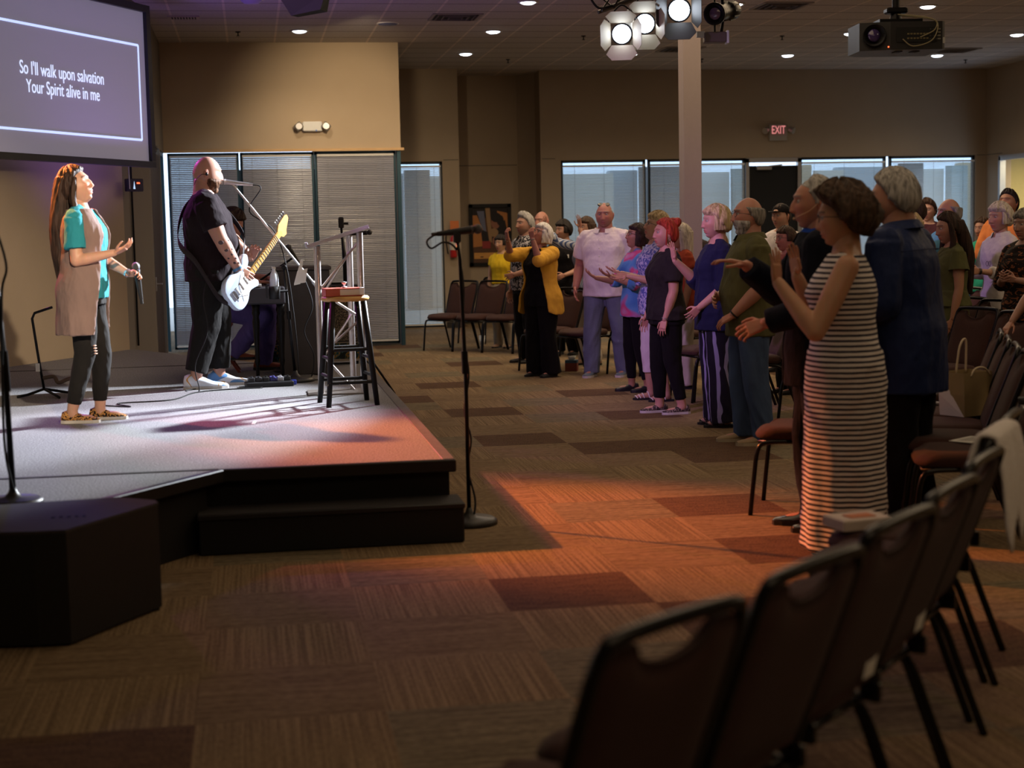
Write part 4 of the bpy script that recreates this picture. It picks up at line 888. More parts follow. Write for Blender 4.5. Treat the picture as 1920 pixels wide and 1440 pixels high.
# ------------------------------------------------------------------ things on and around the chairs
bag = thing('gift_bag', 'small tan and white paper gift bag with a rope handle on a chair seat', 'bag', (3.87, 7.98, .478), R(24))
b_ = MB(); w, d_, h_ = .115, .085, .24
b_.loft([[(-w*.92, -d_, 0), (w*.92, -d_, 0), (w*.92, d_, 0), (-w*.92, d_, 0)], [(-w, -d_*1.05, h_*.5), (w*1.02, -d_*1.0, h_*.5), (w, d_, h_*.5), (-w, d_, h_*.5)], [(-w, -d_, h_), (w, -d_, h_), (w, d_, h_), (-w, d_, h_)]], smooth=False, cap=False)
b_.add([(-w*.92, -d_, 0.001), (w*.92, -d_, 0.001), (w*.92, d_, 0.001), (-w*.92, d_, 0.001)], [(0, 1, 2, 3)], 0, False)
b_.build('bag_body', mat('kraft_paper', (.30, .22, .11), .8, var=.08), bag)
MB().add([(-w*.92-.004, -d_, 0), (-w*.92-.004, d_, 0), (-w-.006, d_, h_*.5), (-w-.004, d_, h_), (-w-.004, -d_, h_), (-w-.006, -d_, h_*.5)], [(0, 1, 2, 3)], 0, False).build('side_panel', mat('white_card', (.72, .66, .70), .6), bag)
for sy in (-1, 1): MB().tube(curve([(-.06 if sy < 0 else .02, sy*d_, h_-.02), (-.02 if sy < 0 else .05, sy*d_*1.0, h_+(.02 if sy < 0 else .13)), (.05 if sy < 0 else .10, sy*d_*1.0, h_+(.02 if sy < 0 else .16)), (.10, sy*d_, h_-.02)]), .006, 8).build('handle', mat('rope_cream', (.50, .40, .28), .8), bag)
cup = thing('steel_tumbler', 'brushed steel tumbler standing on the chair behind the gift bag', 'cup', (4.00, 8.62, .478))
MB().lathe([(0, 0), (.034, 0), (.040, .15), (.038, .15), (.036, .14), (0, .14)], n=20).build('body', CHROME, cup); MB().tube(curve([(.038, 0, .13), (.075, 0, .12), (.072, 0, .05), (.036, 0, .03)]), .005, 6).build('handle', CHROME, cup)
tag(MB().box((0, 0, .004), (.22, .14, .008), R(20)).build('notebook', mat('grey_cover', (.35, .33, .36), .6), None, (3.86, 8.52, .478)), 'grey notebook lying behind the gift bag', 'book')
tag(MB().box((0, 0, .002), (.21, .12, .003), R(35)).box((0, 0, .0042), (.15, .07, .0006), R(35), mi=1).build('leaflet', [PAPER, mat('leaflet_print', (.35, .33, .3), .7)], None, (3.44, 7.03, .478)), 'white printed leaflet lying on a chair seat near the right edge', 'leaflet')
bt = thing('steel_bottle', 'steel water bottle with an orange glint at the right edge of the photo', 'bottle', (3.52, 6.66, .478))
MB().lathe([(0, 0), (.036, 0), (.037, .17), (.025, .20), (.022, .22), (0, .22)], n=20).build('body', CHROME, bt); MB().lathe([(0, .215), (.026, .215), (.026, .245), (0, .245)], n=16).build('lid', BLKP, bt)
# jacket draped on the sixth foreground chair
jk = MB(); rnd = random.Random(5); rings = []
JC = Vector((2.30, 4.52)); jd = Vector((.60, .80)); jn = Vector((-.80, .60))
for i in range(15):
    u = -1+2*i/14; rg = []
    for k in range(13):
        a = -.15+k/12*1.3*math.pi*.9; r = .042+.006*math.sin(i*1.9+k)
        oo = JC+jd*(u*.19)
        if k < 3: p = (oo+jn*(r+.02), .86-.055*(3-k)*(1.1+.3*math.sin(i)))
        elif k > 9: p = (oo-jn*(r+.006*(k-9)+.02), .86-.075*(k-9)*(1.2+.35*math.sin(i*.9)))
        else: p = (oo+jn*math.cos((k-3)/6*math.pi)*r, .875+math.sin((k-3)/6*math.pi)*.03)
        rg.append((p[0].x, p[0].y, p[1]))
    rings.append(rg)
vs = [v for r in rings for v in r]; fs = [(i*13+k, i*13+k+1, (i+1)*13+k+1, (i+1)*13+k) for i in range(14) for k in range(12)]
jo = MB().add(vs, fs).build('draped_jacket', mat('pale_fleece', (.68, .63, .60), .95, bump=.6, bscale=60), None); md = jo.modifiers.new('thick', 'SOLIDIFY'); md.thickness = .018; md = jo.modifiers.new('sub', 'SUBSURF'); md.levels = 1; md.render_levels = 2
tag(jo, 'pale fleece jacket draped over a chair back at the right edge', 'jacket')
# paper/phone hidden on chair seat by the striped dress
bx = thing('open_booklet', 'pale booklet with an orange picture resting at the striped dress hem, on a chair', 'booklet', (2.08, 5.12, .478), R(10))
MB().box((0, 0, .02), (.20, .15, .04), bev=.004).build('cover', mat('cream_box', (.55, .45, .38), .7), bx); MB().box((.0, -.01, .042), (.10, .06, .004)).build('picture_patch', mat('orange_print', (.5, .16, .06), .6), bx)
tb = thing('tissue_box', 'red and blue tissue box on the carpet by the black trousers', 'tissue box', (3.40, 16.45, 0), R(-20))
MB().box((0, 0, .045), (.13, .12, .09)).build('lower_box', mat('tissue_red', (.20, .05, .03), .7), tb); MB().box((0, 0, .105), (.13, .12, .03)).build('upper_band', mat('tissue_blue', (.05, .10, .16), .7), tb)
MB().loft([[(-.03, -.01, .12), (.03, -.01, .12), (.03, .01, .12), (-.03, .01, .12)], [(-.04, -.0, .16), (.02, -.02, .17), (.05, .01, .165), (-.02, .02, .15)]]).build('tissue', WHITEP, tb)
hb = thing('black_handbag', 'black handbag sitting on a far chair behind the woman in yellow', 'bag', (4.20, 17.95, .478), R(40))
MB().loft([[(-.17, -.07, 0), (.17, -.07, 0), (.17, .07, 0), (-.17, .07, 0)], [(-.18, -.08, .12), (.18, -.08, .12), (.18, .08, .12), (-.18, .08, .12)], [(-.14, -.03, .22), (.14, -.03, .22), (.14, .03, .22), (-.14, .03, .22)]]).build('bag_body', BLKP, hb); MB().tube(curve([(-.1, 0, .2), (-.08, 0, .32), (.08, 0, .32), (.1, 0, .2)]), .008, 8).build('handle', BLKP, hb)
cp_ = thing('paper_cup', 'small pale paper cup on the carpet under the far chairs', 'cup', (3.03, 20.6, 0)); MB().lathe([(0, 0), (.03, 0), (.042, .12), (.039, .12), (.028, .01), (0, .01)], n=16).build('cup_body', PAPER, cp_); MB().lathe([(.039, .12), (.045, .12), (.045, .128), (0, .13)], n=16).build('lid', WHITEP, cp_)
sn = thing('black_handbag_floor', 'black bag with a white mark lying on the carpet under the middle right chairs', 'bag', (3.30, 7.55, 0), R(30)); sn.name = 'black_bag'
MB().sphere((0, 0, .10), (.16, .11, .10), 18).build('bag_body', BLKM, sn); MB().box((-.08, -.095, .11), (.06, .004, .012)).build('white_mark', PAPER, sn)
# ================================================================== PEOPLE
_tmp = []
def remesh(mb, voxel, smooth=6, fac=.5):
    """fuse overlapping closed pieces into one continuous surface, return (verts, faces)"""
    me = mb.mesh('tmp'); o = bpy.data.objects.new('tmp', me); COL.objects.link(o)
    r = o.modifiers.new('r', 'REMESH'); r.mode = 'VOXEL'; r.voxel_size = voxel
    if smooth: s = o.modifiers.new('s', 'SMOOTH'); s.iterations = smooth; s.factor = fac
    dg = bpy.context.evaluated_depsgraph_get(); e = o.evaluated_get(dg); m2 = bpy.data.meshes.new_from_object(e)
    n = len(m2.vertices); v = np.empty(n*3, 'f4'); m2.vertices.foreach_get('co', v); v = v.reshape(-1, 3)
    f = [tuple(p.vertices) for p in m2.polygons]
    nn = np.empty(n*3, 'f4'); m2.vertex_normals.foreach_get('vector', nn); nn = nn.reshape(-1, 3)
    bpy.data.objects.remove(o); bpy.data.meshes.remove(me); bpy.data.meshes.remove(m2)
    return v, f, nn
def folds(v, n, amp, seed, freq=1.0, vert=1.0, zlim=None):
    """cloth wrinkles: domain-warped sines pushed along the normal"""
    rs = np.random.RandomState(seed); p = v*np.array([1, 1, vert]); w = p.copy()
    for k in range(2): w = w+.03*np.sin(w[:, [1, 2, 0]]*(14+5*k)*freq+rs.rand(3)*6)
    d = np.zeros(len(v))
    for k in range(4):
        q = rs.randn(3); q /= np.linalg.norm(q); fr = (14+13*k)*freq
        s = np.sin(w@q*fr+rs.rand()*6); d += (1-np.abs(s))*(1/(1+.6*k))
    d -= d.mean()
    if zlim: d *= np.clip((zlim-v[:, 2])/.08, 0, 1)
    return v+n*(d*amp)[:, None]
def put(name, v, f, m, parent):
    me = bpy.data.meshes.new(name); me.from_pydata(v.tolist() if hasattr(v, 'tolist') else v, [], f)
    for x in (m if isinstance(m, (list, tuple)) else [m]): me.materials.append(x)
    me.polygons.foreach_set('use_smooth', [True]*len(me.polygons)); me.update()
    return link(name, me, parent)
def skin_mat():
    m, nt, b = _new('skin'); b.inputs['Roughness'].default_value = .48; b.inputs['Specular IOR Level'].default_value = .35
    a = nt.nodes.new('ShaderNodeAttribute'); a.attribute_name = 'tone'
    n = nt.nodes.new('ShaderNodeTexNoise'); n.inputs['Scale'].default_value = 30; n.inputs['Detail'].default_value = 3
    r = nt.nodes.new('ShaderNodeMix'); r.data_type = 'RGBA'; r.blend_type = 'MULTIPLY'; r.inputs[0].default_value = .25
    nt.links.new(a.outputs['Color'], r.inputs[6]); nt.links.new(n.outputs['Color'], r.inputs[7]); nt.links.new(r.outputs[2], b.inputs['Base Color'])
    b.inputs['Subsurface Weight'].default_value = .0
    return m
SKIN = skin_mat()
HAIRM = {}
def hair_mat(name, c1, c2):
    if name in HAIRM: return HAIRM[name]
    m = ramp_mat('hair_'+name, [(.3, c1), (.62, c2)], 'noise', 60, .62, (1, 1, .16), const=False, detail=4, bump=.9); HAIRM[name] = m; return m
HC = {'chestnut': ((.035, .015, .008), (.15, .07, .035)), 'black': ((.006, .005, .005), (.022, .016, .014)), 'brown': ((.018, .010, .007), (.07, .038, .022)), 'dkbrown': ((.010, .006, .005), (.04, .02, .014)), 'red': ((.16, .012, .010), (.45, .05, .03)), 'blonde': ((.22, .15, .07), (.55, .43, .25)),
      'white': ((.38, .36, .35), (.75, .73, .72)), 'grey': ((.12, .115, .11), (.42, .40, .38)), 'saltgrey': ((.05, .047, .045), (.26, .24, .22)), 'sandy': ((.14, .09, .05), (.34, .23, .12)), 'auburn': ((.035, .010, .010), (.13, .035, .03)), 'silver': ((.25, .22, .18), (.58, .52, .44))}
def sst(x, a, b):
    t = np.clip((x-a)/(b-a), 0, 1); return t*t*(3-2*t)
def head_grid(nu, nv):
    us = np.linspace(0, 2*np.pi, nu, endpoint=False); us = us-.45*np.sin(2*(us))*0 ; us = us-.42*np.sin(us)   # denser toward the face (u=0 is +y)
    vs = np.linspace(-np.pi/2, np.pi/2, nv+2)[1:-1]
    D = [(0, 0, -1)]
    for v in vs:
        for u in us: D.append((np.sin(u)*np.cos(v), np.cos(u)*np.cos(v), np.sin(v)))
    D.append((0, 0, 1)); D = np.array(D)
    f = [(0, 1+i, 1+(i+1) % nu) for i in range(nu)]
    for j in range(nv-1):
        for i in range(nu): a = 1+j*nu+i; b = 1+j*nu+(i+1) % nu; f.append((a, a+nu, b+nu, b))
    L = len(D)-1; o = 1+(nv-1)*nu; f += [(o+i, L, o+(i+1) % nu) for i in range(nu)]
    f = [tuple(reversed(q)) for q in f]
    return D, f
def head_shape(D, fem=False, fat=0., chin=0., nose=1.):
    """skull + face, centre between the ears, +y forward, +z up, metres"""
    x, y, z = D[:, 0]*.075, D[:, 1]*.094, D[:, 2]*.116
    low = sst(-z, .0, .11); front = sst(y, -.03, .05)
    x = x*(1-low*(.30-.10*(not fem)-.18*fat)*front-low*.15*(1-front)); x = x*(1+fat*.10*np.exp(-((z+.05)/.05)**2))
    y = np.where(y < 0, y*(1-low*.42), y*(1-.05*low)); y = y+.010*sst(-z, .04, .11)*front
    y = np.where(y > 0, y*(1-.10*sst(z, .05, .116)), y*1.03)
    ax = np.abs(x); F = sst(y, .02, .06)
    g = lambda u, c, s: np.exp(-((u-c)/s)**2)
    prof = np.clip((.028-z)/.062, 0, 1)*(z > -.036)+np.clip(1-(-.036-z)/.012, 0, 1)*(z <= -.036)
    y = y+F*(.0165 if fem else .021)*nose*prof*np.exp(-(x/(.0095+.007*prof))**2)
    y = y+F*.007*nose*g(ax, .012, .008)*g(z, -.035, .008)
    y = y-F*.0105*g(ax, .031, .017)*g(z, .010, .013)-F*.004*g(x, 0, .012)*g(z, .022, .012)
    y = y+F*(.004 if fem else .0065)*sst(.065-ax, 0, .02)*g(z, .033, .009)
    y = y+F*.0035*g(ax, .031, .013)*g(z, .010, .006)
    y = y+F*.004*g(ax, .043, .018)*g(z, -.018, .018)
    y = y+F*.0065*np.exp(-(x/.022)**2)*(g(z, -.0585, .0055)+1.05*g(z, -.0715, .006))-F*.003*np.exp(-(x/.024)**2)*g(z, -.0652, .0028)
    y = y-F*.003*np.exp(-(x/.03)**2)*g(z, -.084, .007)
    y = y+F*(.010+chin)*np.exp(-(x/.024)**2)*g(z, -.102, .014)
    return np.stack([x, y, z], 1)
def hairline(y):
    return np.interp(y, [-.10, -.055, -.035, -.012, .006, .018, .045, .075, .10], [-.062, -.060, -.045, -.012, .0, .030, .058, .076, .082])
def face_tone(P, base, lips, brow, fem, stubble=0, beardcol=None, eyes=True, openm=False):
    base = np.array(base); C = np.tile(base, (len(P), 1)); x, y, z = P.T; ax = np.abs(x); F = (y > .05)
    g = lambda u, c, s: np.exp(-((u-c)/s)**2)
    def mix(w, col): 
        nonlocal C
        w = np.clip(w, 0, 1)[:, None]; C = C*(1-w)+np.array(col)*w
    mix(F*.35*g(ax, .042, .02)*g(z, -.022, .018), base*np.array([1.25, .75, .70])); mix(F*.3*g(x, 0, .015)*g(z, -.03, .012), base*np.array([1.2, .75, .7]))
    if stubble: mix((y > .0)*stubble*sst(-z, .035, .06)*(1-.6*np.exp(-(x/.02)**2)*g(z, -.065, .012)), beardcol or (.08, .06, .05))
    mix(F*.85*np.exp(-(x/.023)**4)*(g(z, -.0595, .0048)+g(z, -.0705, .0055)), lips)
    mix(F*1.0*np.exp(-(x/(.016 if openm else .024))**4)*g(z, -.0652, .006 if openm else .0018), (.05, .012, .012))
    bz = .0305+.004*np.sin(np.clip((ax-.012)/.04, 0, 1)*3.1)
    mix(F*.9*(ax > .011)*(ax < .052)*np.exp(-((z-bz)/.0036)**2), brow)
    mix(F*.9*np.exp(-((ax-.031)/.0135)**4)*np.exp(-((z-.0055+.0012*np.cos((ax-.031)/.008))/.0019)**2), (.03, .018, .015))
    if eyes: mix(F*.9*np.exp(-((ax-.031)/.014)**4)*np.exp(-((z-.0135)/.0017)**2), (.02, .013, .012))
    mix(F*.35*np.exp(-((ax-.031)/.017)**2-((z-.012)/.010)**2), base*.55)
    return C
EYEW = mat('eye_white', (.34, .30, .28), .35); EYED = mat('eye_iris', (.035, .022, .015), .15)
LENSM = None
def rotm(pitch=0, yaw=0, roll=0):
    return Matrix.Rotation(R(yaw), 4, 'Z') @ Matrix.Rotation(R(pitch), 4, 'X') @ Matrix.Rotation(R(roll), 4, 'Y')
def hand_mesh(side, wrist, d, palm, curl, voxel, k=1.0, spread=.12, fist=False):
    """side +1 = right hand. d = finger direction, palm = direction the palm faces"""
    d = Vector(d).normalized(); pn = Vector(palm); pn = (pn-d*pn.dot(d)).normalized(); s = d.cross(pn)*side   # s points to the thumb side
    mb = MB(); w = Vector(wrist)
    A = lambda a, b, c: w+(d*a+s*b+pn*c)*k
    # palm
    mb.loft([[A(-.02, .022*c, .0)+pn*(.014*q)*k for c, q in ((-1, -1), (0, -1.1), (1, -1), (1.15, 0), (1, 1), (0, 1.05), (-1, 1), (-1.15, 0))],
             [A(.03, .033*c, .0)+pn*(.013*q)*k for c, q in ((-1, -1), (0, -1.1), (1, -1), (1.1, 0), (1, 1), (0, .8), (-1, 1), (-1.1, 0))],
             [A(.085, .038*c, .0)+pn*(.010*q)*k for c, q in ((-1, -1), (0, -1.15), (1, -1), (1.05, 0), (1, .9), (0, .8), (-1, .9), (-1.05, 0))]])
    mb.sphere(A(.025, .020, .010), .017*k, 8)
    ls = [(.030, .040, .024, .018), (.0105, .045, .028, .020), (-.0105, .042, .026, .019), (-.030, .032, .020, .017)]
    for i, (b, l1, l2, l3) in enumerate(ls):
        p = A(.083-abs(i-1)*.004, b, 0); fan = (1.5-i)*spread
        c = (curl if not hasattr(curl, '__len__') else curl[i]); a = c*.45; r = .0088*k*(1 if i < 3 else .88)
        mb.sphere(p, r*1.08, 8)
        for l, da in ((l1, .45), (l2, 1.15), (l3, .8)):
            dirv = (d*math.cos(a)+pn*math.sin(a)+s*fan*math.cos(a)).normalized(); q = p+dirv*l*k
            mb.closedcone(p, q, r, r*.92, 8); mb.sphere(q, r*.93, 8); p = q; a += c*da; r *= .93
    tc = .35 if not fist else 1.0
    p = A(.015, .024, .004); r = .0115*k; dirs = [(.62, .78, .12+.3*tc), (.85, .42-.35*tc, .15+.5*tc), (.92, .18-.45*tc, .15+.5*tc)]
    for (a_, b_, c_), l in zip(dirs, (.040, .032, .026)):
        dv = (d*a_+s*b_+pn*c_).normalized(); q = p+dv*l*k; mb.closedcone(p, q, r, r*.9, 8); mb.sphere(q, r*.92, 8); p = q; r *= .9
    v, f, n = remesh(mb, voxel, 3, .5)
    return v, f
def ellring(c, rx, ry, n=28, p=2.3, rot=None):
    out = []
    for i in range(n):
        a = 2*math.pi*i/n; cs, sn = math.cos(a), math.sin(a)
        q = Vector((math.copysign(abs(cs)**(2/p), cs)*rx, math.copysign(abs(sn)**(2/p), sn)*ry, 0))
        if rot is not None: q = rot @ q
        out.append(Vector(c)+q)
    return out
POSES = {   # arm: (upper arm direction, forearm direction, finger direction, palm normal, curl)   x = outward, y = forward
    'down': ((.16, .02, -1), (.04, .22, -1), (.0, .2, -1), (-1, .0, 0), .45),
    'pocket': ((.30, -.15, -1), (-.02, .55, -.8), (-.1, .5, -.9), (-1, 0, 0), .5),
    'front': ((.18, .05, -1), (-.55, .75, -.25), (-.85, .5, -.3), (-.2, -.9, .1), .6),
    'clasp': ((.20, .10, -1), (-.62, .80, .18), (-.7, .6, .2), (-.4, -.6, .3), .7),
    'raise': ((.25, .85, .30), (-.05, .35, 1), (0, .15, 1), (-.1, 1, 0), .10),
    'raisehigh': ((.25, .7, .55), (0, .25, 1), (0, .1, 1), (0, 1, 0), .05),
    'fist': ((.10, .92, .05), (.0, .12, 1), (0, .25, 1), (-.5, -.6, .2), 1.45),
    'offer': ((.12, .15, -1), (-.08, 1, .12), (-.05, 1, .35), (0, -.2, 1), .35),
    'chest': ((.12, .30, -1), (-.25, .45, .95), (-.1, .15, 1), (-.3, 1, 0), .12),
    'cross': ((.15, .30, -1), (-.95, .35, .12), (-1, .1, 0), (0, -1, 0), .3),
    'rest': ((.18, .35, -1), (.0, .65, -.75), (0, .7, -.7), (0, -.5, -.9), .35),
}
def person(label, x, y, face, P=1.70, z=0, fem=False, fat=0., belly=0., skin=(.45, .24, .16), hair=None, hcol='brown', head=(0, 0, 0), L='down', Rr='down',
           top=None, sleeve='short', hem=.88, neck='round', bottom=None, cut='trousers', legs_bare=0, shoe=None, lean=0., vox=.0085, fine=.0045, glasses=None, beard=None, stubble=0, openm=False,
           hemflare=1.0, topfold=.008, stance=.10, step=.0, feet_yaw=0, extras=None, eyes=True, collar=None, rig=None, nose=1., brow=None, skirt=None, arm_len=1.0, shoe_k=1.0, seated=False, sandal=False, knees=None, handk=1.0, group=None, skirt_len=.15, waist=None):
    s = P/1.72; rz = math.atan2(-face[0], face[1])
    root = thing('person', label, 'person', (x, y, z), rz, group); root.scale = (1, 1, 1)
    seed = int(abs(x*1000+y*77)) % 9999
    sh = (.158 if fem else .182)+.03*fat; hipw = .088+.012*fat
    LM = Matrix.Translation((0, 0, .95)) @ Matrix.Rotation(R(-lean), 4, 'X') @ Matrix.Translation((0, 0, -.95))
    hipz = .90
    if seated: hipz = .56
    dz = hipz-.90
    up = lambda p: LM @ Vector(p)+Vector((0, 0, dz))
    def ring(zc, rx, ry, cy=0, n=28, p=2.3):
        R3 = LM.to_3x3() if zc > .95 else None
        return ellring(up((0, cy, zc)) if zc > .95 else Vector((0, cy, zc+dz)), rx, ry, n, p, R3)
    ff = 1+fat*.35
    if fem: prof = [(.80, .10, .10, 0), (.86, .168, .118, 0), (.93, .172, .122, 0), (1.0, .150, .108, 0), (1.07, .133, .098, 0), (1.15, .138, .100, .004), (1.25, .150, .118, .018), (1.32, .155, .108, .012), (1.39, .150, .085, .0), (1.435, .115, .066, -.005), (1.465, .062, .056, -.008)]
    else: prof = [(.80, .10, .10, 0), (.86, .160, .115, 0), (.93, .162, .118, 0), (1.0, .155, .110, 0), (1.07, .152, .108, 0), (1.15, .160, .112, 0), (1.25, .175, .120, .004), (1.32, .182, .116, .003), (1.39, .180, .095, 0), (1.44, .130, .072, -.005), (1.475, .068, .062, -.008)]
    def tors(infl, z0, z1, flare=1.0):
        out = []
        zs = [p[0] for p in prof]
        g = lambda zz, i: np.interp(zz, zs, [p[i] for p in prof])
        k = 14
        for i in range(k+1):
            zz = z0+(z1-z0)*i/k; rx, ry, cy = g(max(zz, .86), 1), g(max(zz, .86), 2), g(zz, 3)
            fz = ff if zz < 1.28 else 1+(ff-1)*max(0, (1.45-zz)/.17)
            b = belly*math.exp(-((zz-1.06)/.13)**2)
            fl = 1+(flare-1)*max(0, (1.1-zz)/(1.1-z0+.001)) if zz < 1.1 else 1
            out.append(ring(zz, (rx*fz+infl)*fl, (ry*fz+b*.5+infl)*fl, cy+b*.5))
        return out
    # ---- arms
    arms = {}
    for nm, sd, spec in (('L', -1, L), ('R', 1, Rr)):
        A_ = POSES[spec] if isinstance(spec, str) else spec
        mir = lambda q: Vector((q[0]*sd, q[1], q[2]))
        S0 = up((sd*sh, -.008, 1.378)); U = .285*arm_len; Fl = .255*arm_len
        if A_[0] == 'to':   # two-bone reach: ('to', wrist point (person's own axes), elbow hint, finger dir, palm normal, curl)
            Tg = Vector(A_[1]); dv = Tg-S0; Ld = min(dv.length, (U+Fl)*.995); dn = dv.normalized(); W0 = S0+dn*Ld
            a_ = (U*U-Fl*Fl+Ld*Ld)/(2*Ld); h_ = math.sqrt(max(1e-5, U*U-a_*a_)); hn = Vector(A_[2]); hn = (hn-dn*hn.dot(dn)).normalized(); E0 = S0+dn*a_+hn*h_
            arms[nm] = (sd, S0, E0, W0, Vector(A_[3]), Vector(A_[4]), A_[5], (W0-E0).normalized()); continue
        E0 = S0+(LM.to_3x3() @ mir(A_[0])).normalized()*U
        W0 = E0+mir(A_[1]).normalized()*Fl
        arms[nm] = (sd, S0, E0, W0, mir(A_[2]), mir(A_[3]), A_[4], (mir(A_[1])).normalized())
    # ---- legs
    if seated and rig: legs = rig
    else:
        legs = {}
        for nm, sd in (('L', -1), ('R', 1)):
            st_ = step*sd; H = Vector((sd*hipw, 0, hipz-.01)); K = Vector((sd*(stance*.9), .015+st_*.5, .47)); An = Vector((sd*stance, -.03+st_, .085))
            if knees: K.y += knees
            legs[nm] = (H, K, An)
    # ---- body (one surface): torso, neck, arms, legs
    mb = MB(); mb.loft(tors(-.004, .82, 1.455)); mb.sphere(Vector((0, 0, hipz)), (.13*ff, .10*ff, .11), 14)
    neckb = up((0, -.010, 1.42)); hp = rotm(*head); hc = up((0, .018, 1.615)) ; hbase = up((0, 0, 1.48))
    HM = Matrix.Translation(hbase) @ hp @ Matrix.Translation(Vector((0, .016, .113))) @ Matrix.Scale(1.09, 4)
    HL = Matrix.Translation(HM.translation) @ rotm(head[0]*.25, head[1], 0) @ Matrix.Scale(1.09, 4)
    nr = (.050 if fem else .060)+.012*fat
    mb.closedcone(neckb, HM @ Vector((0, -.022, -.035)), nr*1.12, nr, 18); mb.closedcone(neckb+Vector((0, .005, -.03)), neckb+Vector((0, .0, .05)), nr*1.35, nr*1.05, 18)
    for sd_ in (-1, 1): mb.closedcone(up((sd_*.02, -.02, 1.475)), up((sd_*(sh-.03), -.015, 1.392)), .030, .028, 12)
    ar = (.040 if fem else .047)*(1+.35*fat)
    for nm in arms:
        sd, S0, E0, W0, hd, pn_, cu, fd = arms[nm]
        mb.sphere(S0, ar*1.06, 12); M0 = S0.lerp(E0, .45)
        mb.closedcone(S0, M0, ar*1.06, ar*1.06); mb.closedcone(M0, E0, ar*1.08, ar*.86); mb.sphere(E0, ar*.87, 12)
        M1 = E0.lerp(W0, .3); mb.closedcone(E0, M1, ar*.84, ar*.90); mb.closedcone(M1, W0, ar*.88, ar*.56); mb.sphere(W0, ar*.56, 10)
    lr = .078*(1+.3*fat)
    for nm in legs:
        H, K, An = legs[nm]; mb.closedcone(H, K, lr*1.05, lr*.68, 16); mb.sphere(K, lr*.68, 12)
        C = K.lerp(An, .32); mb.closedcone(K, C, lr*.66, lr*.70, 14); mb.closedcone(C, An, lr*.70, lr*.42, 14)
        fy = Matrix.Rotation(R(feet_yaw), 3, 'Z'); td = fy @ Vector((0, 1, 0)); mb.closedcone(An, An+Vector((0, 0, -.04)), lr*.44, lr*.46, 12)
        mb.sphere(An+td*.05+Vector((0, 0, -.052)), (.036, .105, .028), 14, rot=fy)
    bv, bf, bn = remesh(mb, vox, 6)
    allv = [bv]; allf = list(bf); tone = [np.tile(np.array(skin), (len(bv), 1))]; off_ = len(bv)
    # head
    D, hf = head_grid(84 if fine < .006 else 64, 72 if fine < .006 else 54); HP = head_shape(D, fem, fat, nose=nose)
    lips = (min(1, skin[0]*1.05+.05), skin[1]*.45, skin[2]*.48) if fem else (skin[0]*.92, skin[1]*.58, skin[2]*.62)
    hc_ = HC[hcol]; brow = brow or tuple(.5*(a+b) for a, b in zip(*hc_))
    ht = face_tone(HP, skin, lips, brow, fem, stubble, None, eyes, openm)
    hv = np.array([tuple(HM @ Vector(p)) for p in HP]); allv.append(hv); allf += [tuple(off_+i for i in q) for q in hf]; tone.append(ht); off_ += len(hv)
    for sd in (-1, 1):   # ears
        e = MB(); er = Matrix.Rotation(R(-18*sd), 3, 'Z') @ Matrix.Rotation(R(-12), 3, 'X')
        e.sphere((sd*.076, -.012, .000), (.007, .017, .031), 12, rot=er); e.sphere((sd*.081, -.016, .006), (.005, .013, .020), 10, rot=er)
        ev = np.array([tuple(HM @ Vector(p)) for p in e.v]); allv.append(ev); allf += [tuple(off_+i for i in q) for q in e.f]; tone.append(np.tile(np.array(skin)*np.array([1.05, .9, .88]), (len(ev), 1))); off_ += len(ev)
    for nm in arms:
        sd, S0, E0, W0, hd, pn_, cu, fd = arms[nm]
        v, f = hand_mesh(sd, W0+fd*.01, hd, pn_, cu, fine, (.90 if fem else 1.0)*handk*.96, fist=(not hasattr(cu, '__len__') and cu > 1.2)); allv.append(v); allf += [tuple(off_+i for i in q) for q in f]
        tone.append(np.tile(np.array(skin)*np.array([1.03, .95, .93]), (len(v), 1))); off_ += len(v)
    V = np.concatenate(allv)*s; TN = np.concatenate(tone)
    body = put('body', V, allf, SKIN, root)
    at = body.data.color_attributes.new('tone', 'FLOAT_COLOR', 'POINT'); at.data.foreach_set('color', np.concatenate([np.clip(TN, 0, 1), np.ones((len(TN), 1))], 1).astype('f4').ravel())
    def child(name, mb_, m, par=root):
        mb_.v = [tuple(Vector(q)*s) for q in mb_.v]; return mb_.build(name, m, par)
    def headpart(mb_, M_=None): mb_.v = [tuple((M_ or HM) @ Vector(q)) for q in mb_.v]; return mb_
    # eyes
    if eyes:
        for sd in (-1, 1):
            e = MB(); e.sphere((sd*.031, .0708, .0090), .0118, 12); e.sphere((sd*.031, .0750, .0090), (.0068, .0082, .0066), 10, mi=1); child('eye', headpart(e), [EYEW, EYED])
    # hair
    hm = hair_mat(hcol, *hc_)
    if hair:
        kind = hair[0]; th = hair[1]; Dh, hf2 = head_grid(72, 60); B = head_shape(Dh, fem, fat)
        bx_, by_, bz_ = B.T; m = sst(bz_-hairline(by_), -.004, .010)
        if kind == 'fringe': m = m*(1-sst(bz_, .038, .058)*(1-0*by_))*sst(.045-by_, 0, .02)
        if kind == 'receding': m = m*(1-.98*sst(by_, .005, .035)*sst(bz_, .03, .06)); 
        if kind == 'thinning': m = m*(1-.98*sst(bz_, .075, .095)*(by_ < .06))*(1-.98*sst(by_, .02, .05)*sst(bz_, .03, .06))
        if kind in ('bob', 'long', 'updo', 'curly'): m = np.maximum(m, sst(bz_-.045, 0, .02)*(by_ < .082))
        rs = np.random.RandomState(seed); az = np.arctan2(bx_, by_); nz = sum(np.sin(az*fq+bz_*60*rs.rand()+rs.rand()*6)/k for k, fq in ((1, 9), (1.5, 17), (2.2, 31), (3, 53)))
        t_ = th*(1+.16*nz)
        if kind in ('bob', 'curly', 'curlyshort'): t_ = t_*(1+.35*np.exp(-((bz_-.02)/.06)**2))
